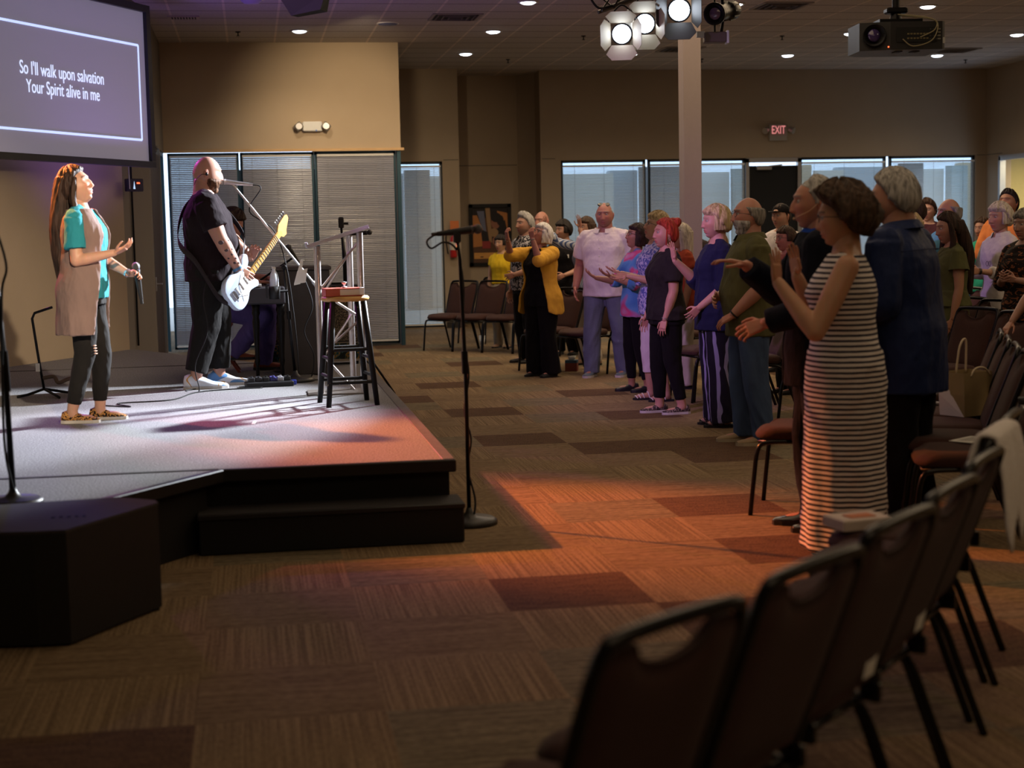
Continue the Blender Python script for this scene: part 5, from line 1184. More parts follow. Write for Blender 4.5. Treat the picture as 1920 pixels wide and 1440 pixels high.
        if kind in ('curly', 'curlyshort'): t_ = t_+.006*np.sin(bx_*190+3*np.sin(bz_*90))*np.sin(by_*170+2*np.sin(bx_*120))*np.sin(bz_*180)
        if kind == 'quiff': t_ = t_*(1+1.2*sst(bz_, .06, .11)*sst(by_, -.02, .06))
        nr_ = Dh.copy(); rad = np.where(m > .02, m*t_, -.012); Hh = B+nr_*rad[:, None]
        hv = np.array([tuple(HM @ Vector(p)) for p in Hh])*s; hobj = put('hair', hv, hf2, hm, root)
        def strandmesh(mbx, vx=.007, amp=.004, vert=.25):
            v, f, n = remesh(headpart(mbx, HL if kind in ('longback', 'long', 'bob') else HM), vx, 3); v = folds(v, n, amp, seed+5, 2.2, vert); put('hair_lengths', v*s, f, hm, root)
        if kind in ('bob', 'long', 'curly'):
            ln = hair[2]; mbx = MB(); face_open = hair[3] if len(hair) > 3 else .75; k = 10; rngs = []
            nA = 26
            for j in range(k+1):
                t = j/k; zz = .055-t*(ln+.055); w = (.088+.012*math.sin(min(1, t*1.6)*math.pi/2))*(1-.30*max(0, t-.55) if kind == 'long' else 1-.10*t*t); dp = (.106)*(1-.25*t if kind == 'long' else 1)
                oc = -.012-(.02*t if kind == 'long' else 0); outer = []; inner = []; thick = .022+.012*math.sin(t*math.pi)
                for i in range(nA+1):
                    a = face_open+(2*math.pi-2*face_open)*i/nA; wob = 1+.03*math.sin(a*11+j*.9)+.02*math.sin(a*23-j)
                    outer.append((math.sin(a)*w*wob, oc+math.cos(a)*dp*wob, zz)); inner.append((math.sin(a)*(w-thick), oc+math.cos(a)*(dp-thick), zz))
                rngs.append(outer+inner[::-1])
            mbx.loft(rngs); strandmesh(mbx, .008, .0045, .2)
        if kind == 'longback':
            ln = hair[2]; mbx = MB(); rngs = []
            for j in range(14):
                t = j/13; zz = .07-t*ln; w = (.080+.035*math.sin(min(1, t*1.5)*math.pi/2))*(1-t*.45); dp = .060+.022*math.sin(t*3)-.025*t
                rngs.append([(math.cos(a)*w*(1+.06*math.sin(a*7+j)), -.055-.085*math.sin(min(1, t*1.7)*1.57)+math.sin(a)*dp, zz) for a in [2*math.pi*q/24 for q in range(24)]])
            mbx.loft(rngs[::-1]); 
            for sd in (-1, 1): mbx.tube(curve([(sd*.060, .02, .06), (sd*.080, .012, .0), (sd*.085, .0, -.08), (sd*.088, .012, -.17), (sd*.08, .02, -.25)]), [.018+.006*math.sin(q/32*3.1) for q in range(33)], 10)
            strandmesh(mbx, .008, .006, .16)
        if kind == 'bun':
            mbx = MB(); c = hair[2]
            for k in range(9):
                a = k*.7; mbx.sphere((c[0]+.018*math.cos(a), c[1]+.022*math.sin(a), c[2]+.014*math.sin(a*1.7)), .033, 10)
            strandmesh(mbx, .006, .004, 1)
            mbx = MB()
            for sd in (-1, 1): mbx.tube(curve([(sd*.070, .018, .03), (sd*.078, .016, -.03), (sd*.070, .012, -.09)]), .006, 7)
            child('hair_strand', headpart(mbx), hm)
    if beard:
        col, th = beard; Dh, hf2 = head_grid(72, 60); B = head_shape(Dh, fem, fat); bx_, by_, bz_ = B.T
        m = sst(-bz_, .030, .046)*sst(by_, -.005, .015)*(1-sst(by_, .084, .09)*sst(bz_, -.052, -.045)*0); g = lambda u, c, q: np.exp(-((u-c)/q)**2)
        m = m*(1-.98*np.exp(-(bx_/.021)**4)*g(bz_, -.0655, .011)); m = np.where((by_ > .075) & (bz_ > -.046) & (np.abs(bx_) < .016), 0, m)
        tt = th*(1+1.3*sst(-bz_, .08, .116)+.2*np.sin(bx_*300)*np.sin(bz_*260)); rad = np.where(m > .03, m*tt, -.01); Hh = B+Dh*rad[:, None]
        put('beard', np.array([tuple(HM @ Vector(p)) for p in Hh])*s, hf2, hair_mat(col, *HC[col]), root)
    if glasses:
        g_ = MB(); gw = .027
        for sd in (-1, 1):
            g_.tube([(sd*.032+math.cos(a)*gw*.9, .094-.0025*abs(math.cos(a)), .008+math.sin(a)*.018) for a in [2*math.pi*q/18 for q in range(19)]], .0018, 5)
            if glasses != 'head': g_.tube([(sd*.058, .090, .014), (sd*.078, .06, .013), (sd*.080, -.015, .008)], .0016, 5)
        g_.tube([(-.008, .096, .010), (0, .099, .012), (.008, .096, .010)], .0015, 5)
        if glasses == 'head': g_.v = [tuple(Matrix.Translation((0, -.032, .036)) @ Matrix.Rotation(R(38), 4, 'X') @ Vector(q)) for q in g_.v]
        go = child('sunglasses' if glasses == 'head' else 'glasses', headpart(g_), BLKP)
        if glasses == 'head':
            q_ = MB()
            for sd in (-1, 1): q_.sphere((sd*.032, .094, .008), (.025, .003, .017), 12)
            q_.v = [tuple(Matrix.Translation((0, -.032, .036)) @ Matrix.Rotation(R(38), 4, 'X') @ Vector(q)) for q in q_.v]; child('lens', headpart(q_), mat('dark_lens', (.01, .01, .012), .08, spec=1))
    # ---- top garment
    if top:
        mb = MB(); iz = {'round': 1.44, 'v': 1.43, 'high': 1.475, 'tank': 1.43}[neck]
        infl = .014 if sleeve != 'jacket' else .026
        mb.loft(tors(infl, hem, iz, hemflare))
        if sleeve not in ('none',):
            fr_ = {'short': .72, 'cap': .42, 'elbow': 1.25, 'long': 1.97, 'jacket': 1.97, 'three': 1.55}[sleeve]
            si = ar*(.33 if sleeve != 'jacket' else .5)+.006
            for nm in arms:
                sd, S0, E0, W0 = arms[nm][:4]; mb.sphere(S0+Vector((-sd*.012, 0, -.004)), ar*1.16+si*.6, 14)
                mb.closedcone(up((sd*.035, -.012, 1.437)), S0+Vector((-sd*.01, 0, .0)), .048, ar*1.10+si*.6, 16)
                e1 = S0.lerp(E0, min(1, fr_)); mb.closedcone(S0, e1, ar*1.12+si*.7, (ar*.98+si*(1.35 if fr_ < 1 else 1.0)), 16)
                if fr_ > 1: mb.sphere(E0, ar*.98+si, 12); mb.closedcone(E0, E0.lerp(W0, fr_-1), ar*.98+si, ar*(.74 if fr_ > 1.6 else .92)+si, 16)
        else:
            for sd in (-1, 1): mb.closedcone(up((sd*.10, -.0, 1.36)), up((sd*.105, -.005, 1.438)), .05, .034, 12)
        if skirt:
            z1, z0 = .99, skirt_len; rings = []
            for i in range(13):
                t = i/12; zz = z0+(z1-z0)*t; fl = (1-t); b0 = belly*math.exp(-((zz-1.06)/.13)**2)
                rxx = np.interp(zz, [z0, .5, .86, .95, 1.02], [.195+.04*fat, .180+.035*fat, .176*ff, .172*ff, .145*ff])*hemflare+.014; ryy = np.interp(zz, [z0, .5, .86, .95, 1.02], [.165+.03*fat, .150+.03*fat, .134*ff, .128*ff, .108*ff])+.014+b0*.5
                rings.append([Vector((math.cos(a)*rxx*(1+.035*fl*math.sin(a*9+i*.15)), math.sin(a)*ryy*(1+.035*fl*math.sin(a*9+i*.15))+b0*.5, zz)) for a in [2*math.pi*q/72 for q in range(72)]])
            mb.loft(rings)
        v, f, n = remesh(mb, vox, 4); v = folds(v, n, topfold, seed, 1.0, .7)
        put('shirt' if not skirt else 'dress', v*s, f, top, root)
    if collar:
        c = MB(); q0 = up((0, -.006, 1.455)); cr = nr*1.22+.006
        rgs = []
        for rr_, zz in ((cr*1.12, -.012), (cr*1.02, .028), (cr*1.16, .024), (cr*1.42, -.016)): rgs.append([q0+LM.to_3x3() @ Vector((math.sin(a)*rr_, math.cos(a)*rr_*.95, zz-.018*max(0, math.cos(a)))) for a in [.28+(2*math.pi-.56)*i/24 for i in range(25)]])
        vs = [p for r_ in rgs for p in r_]; c.add(vs, [(j*25+i, j*25+i+1, (j+1)*25+i+1, (j+1)*25+i) for j in range(3) for i in range(24)]); child('collar', c, collar)
    # ---- bottoms
    if bottom and not skirt:
        mb = MB()
        if cut in ('trousers', 'cropped', 'slim', 'wide', 'baggy'):
            w0 = {'trousers': .020, 'cropped': .012, 'slim': .009, 'wide': .030, 'baggy': .034}[cut]; mb.loft(tors(.000, .80, (waist or 1.02)))
            mb.sphere(Vector((0, 0, hipz-.04)), (.145*ff, .108*ff, .09), 16)
            for nm in legs:
                H, K, An = legs[nm]; en = {'cropped': .55, 'slim': .88}.get(cut, 1.0); bot = An+Vector((0, 0, {'slim': 0, 'cropped': 0, 'baggy': .045}.get(cut, -.045))); e = K.lerp(bot, en)
                mb.closedcone(H, K, lr*1.10+w0, lr*.74+w0, 18); mb.sphere(K, lr*.74+w0, 14); mb.closedcone(K, e, lr*.74+w0, lr*{'trousers': .62, 'cropped': .68, 'slim': .46, 'wide': .95, 'baggy': .50}[cut]+w0, 18)
            v, f, n = remesh(mb, vox, 4); v = folds(v, n, .009 if cut != 'slim' else .005, seed+1, .9, .6, max(hem-.02, .5)+dz)
            put('trousers', v*s, f, bottom, root)
        else:   # skirt or dress skirt
            z1, wtop = (waist or 1.02), 0; z0 = skirt_len; rings = []
            for i in range(13):
                t = i/12; zz = z0+(z1-z0)*t; fl = (1-t)
                rxx = np.interp(zz, [z0, .5, .86, .95, 1.02, 1.4], [.19+.04*fat, .175+.02*fat, .178*ff, .172*ff, .155*ff, .15*ff])*hemflare; ryy = np.interp(zz, [z0, .5, .86, .95, 1.02, 1.4], [.155, .14, .132*ff, .126*ff, .115*ff, .11*ff])
                rings.append([Vector((math.cos(a)*rxx*(1+.035*fl*math.sin(a*9+i*.15)), math.sin(a)*ryy*(1+.035*fl*math.sin(a*9+i*.15)), zz)) for a in [2*math.pi*q/72 for q in range(72)]])
            mb.loft(rings); v, f, n = remesh(mb, vox, 3); v = folds(v, n, .004, seed+1, .9, .25); put('skirt', v*s, f, bottom, root)
    # ---- shoes
    if shoe:
        for nm in legs:
            H, K, An = legs[nm]; fy = Matrix.Rotation(R(feet_yaw), 4, 'Z'); base = Matrix.Translation((An.x, An.y, An.z-.085)) @ fy
            if seated and len(legs[nm]) > 3: pass
            mb = MB(); rg = []
            kk = (.94 if fem else 1.04)*shoe_k
            if sandal:
                so = MB(); so.loft([[Vector((xx*kk, yy*kk, zz)) for xx, yy in ((-.030, -.07), (.030, -.07), (.036, 0), (.046, .09), (.038, .16), (0, .185), (-.038, .16), (-.046, .09), (-.036, 0))] for zz in (0, .02)], smooth=False)
                so.v = [tuple(base @ Vector(q)) for q in so.v]; r_ = child('sandal', so, BLKP)
                stp = MB()
                for yy, hh in ((.02, .075), (.07, .06), (.105, .048), (.135, .038)): stp.tube(curve([(-.040, yy, .018), (-.03, yy+.01, hh*.8), (0, yy+.015, hh), (.03, yy+.01, hh*.8), (.040, yy, .018)], 4), .0055, 6)
                stp.v = [tuple(base @ Vector(q)) for q in stp.v]; child('strap', stp, shoe, r_); continue
            for yy, ww, hh, zl in ((-.078, .022, .050, .012), (-.07, .034, .078, .004), (-.04, .038, .088, 0), (.0, .038, .082, 0), (.05, .042, .066, 0), (.10, .047, .050, 0), (.15, .043, .042, .002), (.185, .028, .034, .006), (.197, .012, .024, .010)):
                rg.append([Vector((math.cos(a)*ww*kk, yy*kk, zl+.018+(hh-.018)*(.5+.5*math.sin(a)) if math.sin(a) > 0 else zl+.018+(.018)*math.sin(a)*.1+0.0)) if False else Vector((math.cos(a)*ww*kk, yy*kk, max(zl+.014, (.5*hh+.5*hh*math.sin(a))*(shoe_k**2 if yy < .06 else shoe_k)))) for a in [2*math.pi*q/18 for q in range(18)]])
            mb.loft(rg); mb.v = [tuple(base @ Vector(q)) for q in mb.v]; sm_, sole_ = shoe if isinstance(shoe, tuple) else (shoe, BLKP)
            so_ = child('shoe', mb, sm_)
            so = MB(); ol = [(-.024, -.080), (.024, -.080), (.038, -.05), (.038, .02), (.049, .10), (.044, .155), (.024, .192), (0, .20), (-.024, .192), (-.044, .155), (-.049, .10), (-.038, .02), (-.038, -.05)]
            so.loft([[Vector((a*kk, b*kk, zz)) for a, b in ol] for zz in (0, .022)], smooth=False); so.v = [tuple(base @ Vector(q)) for q in so.v]; child('sole', so, sole_, so_)
    info = dict(root=root, s=s, arms=arms, HM=HM, up=up, LM=LM, legs=legs, child=child, headpart=headpart, tors=tors, ring=ring, ar=ar, hm=hm)
    if extras: extras(info)
    return info
def wristband(info, nm, m=None, name='wristwatch', w=.012):
    sd, S0, E0, W0 = info['arms'][nm][:4]; d = (W0-E0).normalized(); c = W0-d*.012
    info['child'](name, MB().cone(c, c+d*w, info['ar']*.66, info['ar']*.64, 16, cap=False), m or BLKP)
def outer(info, name, m, z0, z1, infl, o_bot, o_top, sleeve=None, flare=1.0, hem=None, vox=.009, amp=.005, seed=3, shoulder=True, thick=.016):
    """open-fronted garment (cardigan, vest, jacket): C-shaped shell, optional sleeves (fraction 0..2 along the arm)"""
    mb = MB(); A = info['tors'](infl, z0, z1, flare); B = info['tors'](infl-thick, z0, z1, flare); n = len(A[0]); rings = []; k = len(A)
    for j in range(k):
        t = j/(k-1); o = o_bot+(o_top-o_bot)*t; m_ = 40; out = []; inn = []
        for i in range(m_+1):
            a = math.pi/2+o+(2*math.pi-2*o)*i/m_; u = (a % (2*math.pi))/(2*math.pi)*n; i0 = int(u) % n; fr = u-int(u)
            p = A[j][i0].lerp(A[j][(i0+1) % n], fr); q = B[j][i0].lerp(B[j][(i0+1) % n], fr)
            if hem and t < .5:
                dz = hem(a)*(1-t*2); p = p+Vector((0, 0, dz)); q = q+Vector((0, 0, dz))
            out.append(p); inn.append(q)
        rings.append(out+inn[::-1])
    mb.loft(rings)
    ar = info['ar']
    if shoulder:
        for nm in info['arms']:
            sd, S0, E0, W0 = info['arms'][nm][:4]
            if sleeve: 
                r_ = ar*1.26+infl*.75; mb.sphere(S0+Vector((0, 0, .004)), r_, 14); e1 = S0.lerp(E0, min(1, sleeve)); mb.closedcone(S0, e1, r_, ar+infl*.8, 16)
                if sleeve > 1: mb.sphere(E0, ar*.98+infl*.8, 12); mb.closedcone(E0, E0.lerp(W0, sleeve-1), ar*.98+infl*.8, ar*.72+infl*.6, 16)
    v, f, nn = remesh(mb, vox, 3); v = folds(v, nn, amp, seed, 1.0, .6)
    return put(name, v*info['s'], f, m, info['root'])

def cloth(name, c, var=.08, bump=.15, rough=.88): return mat(name, c, rough, var=max(var, .12), scale=7, bump=.55, bscale=7.5, spec=.12, sheen=.02, stretch=(1, 1, .55), bdist=.06)
BLACKCL = cloth('black_cloth', (.007, .006, .007)); SOLE = mat('white_sole', (.55, .52, .5), .6)
DENIM = cloth('blue_denim', (.05, .08, .16), .2); LDENIM = cloth('light_denim', (.13, .15, .22), .2)
fair = (.50, .27, .19); tan_ = (.40, .20, .12); pale = (.58, .34, .25); olive_ = (.34, .17, .10); red_ = (.48, .22, .16)

# ---------------------------------------------------------------- singer
def singer_x(I):
    outer(I, 'long_vest', cloth('taupe_jersey', (.17, .115, .105)), .60, 1.44, .034, 1.05, .30, None, 1.18, hem=lambda a: -.14*max(0, math.sin(a-.9)) if math.cos(a) > -.3 else .0, seed=9, amp=.006)
    for k, (dy, dz) in enumerate(((.0, 0), (.012, .03), (-.004, .055))):
        for sd, z in ((1, .46), (-1, .44)):
            pass
    c = MB()
    for i in range(4): c.sphere((.098, .075-.002*i, .47+.018*i), (.028, .012, .0045), 8)
    I['child']('ripped_knee', c, mat('knee_skin', (.5, .28, .2), .5))
    wristband(I, 'L', mat('silver_band', (.6, .6, .62), .3, .9), 'bracelet')
LEOP = ramp_mat('leopard_print', [(0, (.02, .012, .008)), (.46, (.45, .22, .07)), (.60, (.03, .015, .01)), (.68, (.50, .26, .09))], 'noise', 55, .8, detail=1)
SG = person('woman singing on stage, long dark hair, teal tee, taupe vest, ripped black jeans', -1.04, 10.07, (1, -.12), P=1.60, z=SZ, fem=True, fat=.35, belly=.02, skin=fair,
            hair=('longback', .024, .78), hcol='dkbrown', head=(22, -6, 0), Rr=((.12, .02, -1), (-.02, 1, .20), (0, 1, .45), (-.3, -.3, 1), .55), L=('to', (-.12, .27, 1.00), (-.6, -.3, -.8), (.5, .8, .1), (.1, -.6, -.6), 1.1),
            top=cloth('teal_cotton', (.02, .19, .24)), sleeve='short', neck='round', hem=.84, bottom=cloth('black_denim', (.011, .010, .010)), cut='slim', shoe=(LEOP, SOLE), vox=.0075, fine=.0042, stance=.085, step=-.075, extras=singer_x, eyes=False, knees=.02)
sd, S0, E0, W0, hd, pn_, cu, fd = SG['arms']['L']
h = MB(); g = MB(); w_ = SG['root'].matrix_basis @ ((W0+fd*.06)*SG['s']); mic_parts(h, g, (0, 0, .05), (0, 0, 1), .19); hm_ = thing('handheld_microphone', 'black handheld microphone held low by the singing woman', 'microphone', (w_.x+.015, w_.y-.01, w_.z+.045), 0)
hm_.rotation_euler = (R(8), R(-6), 0)
h.build('microphone_body', BLKP, hm_); g.build('mic_grille', mat('mesh_grille', (.10, .10, .105), .45, .7), hm_)

# ---------------------------------------------------------------- guitarist and guitar
def guitarist_x(I):
    sd, S0, E0, W0 = I['arms']['R'][:4]
    t = MB(); d = (W0-E0).normalized()
    for k, (fr, a, r_) in enumerate(((.10, -.3, .020), (.16, .9, .008), (.36, -.2, .016), (.42, .7, .009), (.55, .2, .010), (.60, -.6, .009), (.70, .5, .009), (.80, -.1, .012), (.86, .6, .010))):
        c = E0.lerp(W0, fr); rad = I['ar']*(.93-.28*fr); side = d.cross(Vector((0, 0, 1))).normalized(); upv = side.cross(d).normalized()
        if side.x < 0: side = -side
        n_ = (side*math.cos(a)+upv*math.sin(a)).normalized(); rot = n_.to_track_quat('Z', 'Y').to_matrix(); t.sphere(c+n_*(rad-.001), (r_, r_*.8, .0022), 10, rot=rot)
    I['child']('tattoo', t, mat('tattoo_ink', (.10, .07, .075), .55))
    wristband(I, 'R', mat('blue_band', (.10, .25, .45), .5), 'wristband', .02)
    e = MB(); e.sphere((.086, -.005, -.004), (.010, .010, .012), 10); e.tube(curve([(.088, -.01, -.008), (.088, -.04, -.01), (.07, -.07, -.04), (.04, -.085, -.08)]), .002, 5); I['child']('in_ear_monitor', I['headpart'](e), BLKP)
    c = MB(); c.box((.10, .0, .60), (.0, .0, .0)) if False else None
    lg = MB(); q = I['up']((-.02, .262, 1.30)); 
SHOEB = ramp_mat('blue_white_orange_leather', [(0, (.12, .28, .60)), (.47, (.75, .78, .85)), (.60, (.60, .30, .08)), (.64, (.70, .75, .85))], 'noise', 9, .45, detail=0)
GT = person('large bald bearded guitarist in a black tee and black cargo trousers singing into a microphone', -.33, 12.05, (1, .05), P=1.755, z=SZ, fat=1.0, belly=.085, skin=(.62, .33, .25), hcol='dkbrown', beard=('chestnut', .013),
            head=(-4, 0, 0), Rr=('to', (.235, .235, .845), (.6, -.5, -.2), (-.25, .8, -.55), (-.95, -.1, -.2), .75), L=('to', (-.085, .42, .84), (-.6, -.1, -.9), (.35, .35, .85), (.85, .1, -.2), 1.15),
            top=cloth('plum_black_tee', (.016, .010, .013)), sleeve='short', hem=.80, hemflare=1.04, bottom=cloth('black_cargo', (.013, .012, .012)), cut='baggy', shoe=(SHOEB, SOLE), shoe_k=1.15, vox=.0078, fine=.0042, stance=.12, step=-.09, stubble=.5, extras=guitarist_x, eyes=False)
gu = thing('electric_guitar', 'pale blue and white electric guitar with a maple neck hung on the guitarist', 'guitar', (-.075, 11.84, SZ+.80))
GX = Matrix.Rotation(R(46), 4, 'Z') @ Matrix.Rotation(R(-42), 4, 'Y')
GW = mat('ice_blue_lacquer', (.55, .66, .85), .2, spec=.6); MAPLE = mat('maple_neck', (.62, .36, .10), .35, var=.15, scale=5, stretch=(1, 6, 6))
ol = [(-.21, .0), (-.20, .085), (-.14, .135), (-.06, .130), (.0, .098), (.05, .102), (.10, .140), (.15, .150), (.175, .125), (.15, .085), (.10, .058), (.085, .03), (.085, -.03), (.11, -.06), (.125, -.10), (.10, -.125), (.05, -.105), (.0, -.095), (-.07, -.135), (-.15, -.135), (-.20, -.09)]
olc = curve([(a, 0, b) for a, b in ol]+[(-.21, 0, 0)], 4)[:-1]
b_ = MB(); rg = []
for yy, k_ in ((-.022, .93), (-.017, .985), (-.010, 1), (.012, 1), (.018, .98), (.022, .93)): rg.append([Vector((p.x*k_, yy, p.z*k_)) for p in olc])
def gxf(mb): mb.xf(GX); return mb
gxf(b_.loft(rg)).build('guitar_body', GW, gu)
gxf(MB().prism([(x, y) for x, y in ((-.10, -.1), (.07, -.08), (.10, .05), (.02, .07), (-.05, .03))], 0, .002).xf(Matrix.Translation((0, -.0225, 0)) @ Matrix.Rotation(R(90), 4, 'X'))).build('pickguard', mat('white_pickguard', (.75, .75, .78), .3), gu)
gxf(MB().box((.31, -.020, 0), (.46, .022, .052), bev=.006)).build('neck', MAPLE, gu)
fr_ = MB()
for k in range(16): fr_.box((.10+.44*(1-.944**k)*1.55, -.0325, 0), (.003, .003, .05))
gxf(fr_).build('frets', ALU, gu)
hs = MB(); hs.prism([(.54, -.024), (.56, -.05), (.60, -.055), (.62, -.03), (.70, .02), (.705, .05), (.68, .062), (.58, .055), (.54, .026)], -.007, .007); hs.xf(Matrix.Translation((0, -.018, 0)) @ Matrix.Rotation(R(90), 4, 'X')); gxf(hs).build('headstock', MAPLE, gu)
tn = MB()
for k in range(6): tn.cone((.57+k*.024, -.018, .055), (.57+k*.024, -.018, .085), .004, .006, 8).sphere((.57+k*.024, -.018, .088), (.006, .004, .008), 8)
gxf(tn).build('tuners', CHROME, gu)
pk = MB()
for xx in (-.09, -.03, .03): pk.box((xx, -.026, 0), (.018, .008, .07), bev=.003)
gxf(pk).build('pickup', mat('cream_pickup', (.6, .58, .55), .4), gu)
gxf(MB().box((-.135, -.028, 0), (.03, .010, .08), bev=.003).cone((-.12, -.03, -.03), (-.06, -.055, -.07), .003, .003, 6)).build('bridge', CHROME, gu)
st_ = MB()
for k in range(6): st_.cone((-.13, -.034, -.022+k*.009), (.56, -.036, -.018+k*.007), .0007, .0007, 4, cap=False)
gxf(st_).build('strings', CHROME, gu)
a0 = GX @ Vector((-.21, .0, .0)); a1 = GX @ Vector((.15, .0, .14))
sp_ = MB(); pts = curve([a0, a0+Vector((-.08, .0, .06)), Vector((-.33, -.03, .16)), Vector((-.46, .12, .32)), Vector((-.42, .30, .55)), Vector((-.28, .36, .66)), Vector((-.12, .32, .56)), Vector((.02, .24, .36)), a1], 6)
vs = []
for i, p in enumerate(pts): vs += [p+Vector((0, 0, .028)), p-Vector((0, 0, .028))]
sp_.add(vs, [(2*i, 2*i+1, 2*i+3, 2*i+2) for i in range(len(pts)-1)]); so = sp_.build('strap', mat('black_strap', (.02, .015, .02), .6), gu); q = so.modifiers.new('t', 'SOLIDIFY'); q.thickness = .004

# ---------------------------------------------------------------- seated keyboard player
KR = {'L': (Vector((-.09, .0, .54)), Vector((-.12, .40, .50)), Vector((-.12, .34, .09))), 'R': (Vector((.09, .0, .54)), Vector((.13, .38, .47)), Vector((.15, .12, .20)))}
person('keyboard player bent over the keys on a wooden stool, in violet jeans', -.29, 13.32, (1, -.12), P=1.76, z=SZ, fat=.3, skin=red_, hair=('short', .022), hcol='dkbrown', head=(-34, -5, 0), seated=True, rig=KR, lean=5,
       Rr=((.15, .35, -1), (-.1, 1, -.05), (-.1, 1, -.1), (0, -.1, -1), .4), L=((.15, .45, -1), (-.1, 1, .0), (-.1, 1, -.1), (0, -.1, -1), .4), top=BLACKCL, bottom=cloth('violet_denim', (.12, .09, .30), .15), shoe=(mat('red_brown_leather', (.22, .05, .02), .4, var=.2), BLKP), vox=.0085, waist=1.0)

# ---------------------------------------------------------------- congregation
JET = BLACKCL
FLORAL = ramp_mat('black_white_floral', [(0, (.015, .015, .018)), (.50, (.015, .015, .018)), (.52, (.42, .40, .40))], 'noise', 34, .85, detail=2, distort=1)
person('small woman in a yellow tee and cream trousers beside the framed picture', 3.23, 20.05, (-.62, -.78), P=1.47, fem=True, fat=.1, skin=(.50, .29, .19), hair=('bob', .018, .02, .9), hcol='black', head=(2, -6, 0), Rr='down', L='down',
       top=cloth('yellow_jersey', (.62, .42, .02)), sleeve='cap', hem=.98, bottom=cloth('cream_cotton', (.42, .35, .27)), cut='trousers', shoe=mat('beige_shoe', (.35, .22, .15), .6), vox=.011, fine=.006)
person('grey-haired man in a black and white floral shirt behind the yellow cardigan', 3.13, 17.7, (-.93, -.38), P=1.72, fat=.3, belly=.03, skin=fair, hair=('quiff', .020), hcol='grey', beard=None, stubble=.55, head=(8, 4, 0), top=FLORAL, hem=.84, neck='v', collar=FLORAL,
       bottom=BLACKCL, shoe=BLKP, vox=.011, fine=.006, Rr='down', L='front', brow=(.2, .18, .17))
person('bald man mostly hidden behind the man in the floral shirt', 3.60, 19.1, (-.7, -.7), P=1.76, fat=.3, skin=red_, head=(3, 0, 0), top=cloth('pale_blue_shirt', (.20, .32, .45)), bottom=BLACKCL, shoe=BLKP, vox=.012, fine=.0065)
def card_x(I):
    outer(I, 'cardigan', cloth('mustard_knit', (.66, .36, .045), .1, .3), .76, 1.45, .040, .95, .55, 1.05, 1.20, hem=lambda a: -.06*math.cos(a*2), seed=12, amp=.006)
    wristband(I, 'R', CHROME, 'bracelet', .008); wristband(I, 'L', CHROME, 'bracelet', .008)
person('white-haired woman in a mustard cardigan over black, both fists raised, head tipped up', 2.98, 15.95, (-.80, -.60), P=1.60, fem=True, fat=.45, skin=red_, hair=('bob', .020, .085, .85), hcol='white', head=(24, -10, 0),
       L=('to', (-.20, .34, 1.56), (-.2, .35, -1), (0, .2, 1), (.3, -.9, .1), 1.5), Rr=('to', (.10, .42, 1.56), (.6, .35, -.9), (0, .2, 1), (-.3, -.9, .1), 1.5), top=JET, sleeve='short', hem=.80, bottom=JET, cut='wide', glasses=True, shoe=BLKP, vox=.009, fine=.005, extras=card_x, stance=.12)
def tag_x(I):
    c = MB(); q = I['up']((-.08, .145, 1.27)); c.box(q, (.07, .006, .045)); I['child']('name_badge', c, PAPER)
person('dark-haired person in a black tee with a name badge, behind the yellow cardigan', 3.78, 18.6, (-.55, -.83), P=1.64, fem=True, fat=.5, skin=fair, hair=('bob', .020, .03, .9), hcol='black', head=(0, -30, 0), top=JET, hem=.86, bottom=JET, shoe=BLKP, L='front', Rr='front', vox=.011, fine=.006, extras=tag_x)
STRV = ramp_mat('blue_white_pinstripe', [(0, (.06, .09, .22)), (.5, (.45, .48, .55))], 'wave', 15, .85, detail=0, axis='X')
person('woman in a blue and white striped blouse with both palms lifted high', 3.73, 17.1, (-.88, -.45), P=1.66, fem=True, fat=.1, skin=fair, hair=('long', .018, .16, 1.0), hcol='brown', head=(6, 0, 0), Rr=('to', (.20, .44, 1.60), (.9, .1, -.6), (0, .1, 1), (0, 1, .1), .06), L=('to', (-.20, .26, 1.60), (-.5, .6, -.9), (0, .1, 1), (0, 1, .1), .15),
       top=STRV, sleeve='three', hem=.86, hemflare=1.15, neck='v', bottom=cloth('cream_linen', (.45, .40, .34)), cut='trousers', shoe=mat('beige_shoe', (.35, .22, .15), .6), vox=.010, fine=.0055)
def white_x(I):
    c = MB()
    for i in range(6):
        q = I['up']((0, .205-.004*abs(i-3)-(.03 if i > 4 else 0), 1.36-.08*i)); c.sphere(q, (.006, .004, .006), 8)
    I['child']('button', c, WHITEP)
WHT = cloth('white_oxford', (.66, .60, .62), .05, .25)
SNK = (mat('grey_trainer', (.10, .13, .17), .6), SOLE)
person('tall heavy man in a white short-sleeved shirt, sunglasses pushed up on his head', 3.62, 15.7, (-.52, -.85), P=1.80, fat=.75, belly=.06, skin=(.46, .20, .15), hcol='grey', hair=('fringe', .003), stubble=.35, head=(2, 8, 0), Rr='pocket', L='pocket', top=WHT, collar=WHT, sleeve='short', hem=.80, neck='v', hemflare=1.06,
       bottom=LDENIM, shoe=SNK, vox=.0085, fine=.0048, glasses='head', stance=.15, step=.06, extras=white_x, topfold=.006)
PINK = ramp_mat('blue_pink_tie_dye', [(.3, (.05, .16, .40)), (.52, (.10, .26, .50)), (.60, (.55, .06, .18)), (.75, (.45, .35, .55))], 'noise', 4.5, .85, const=False, detail=1)
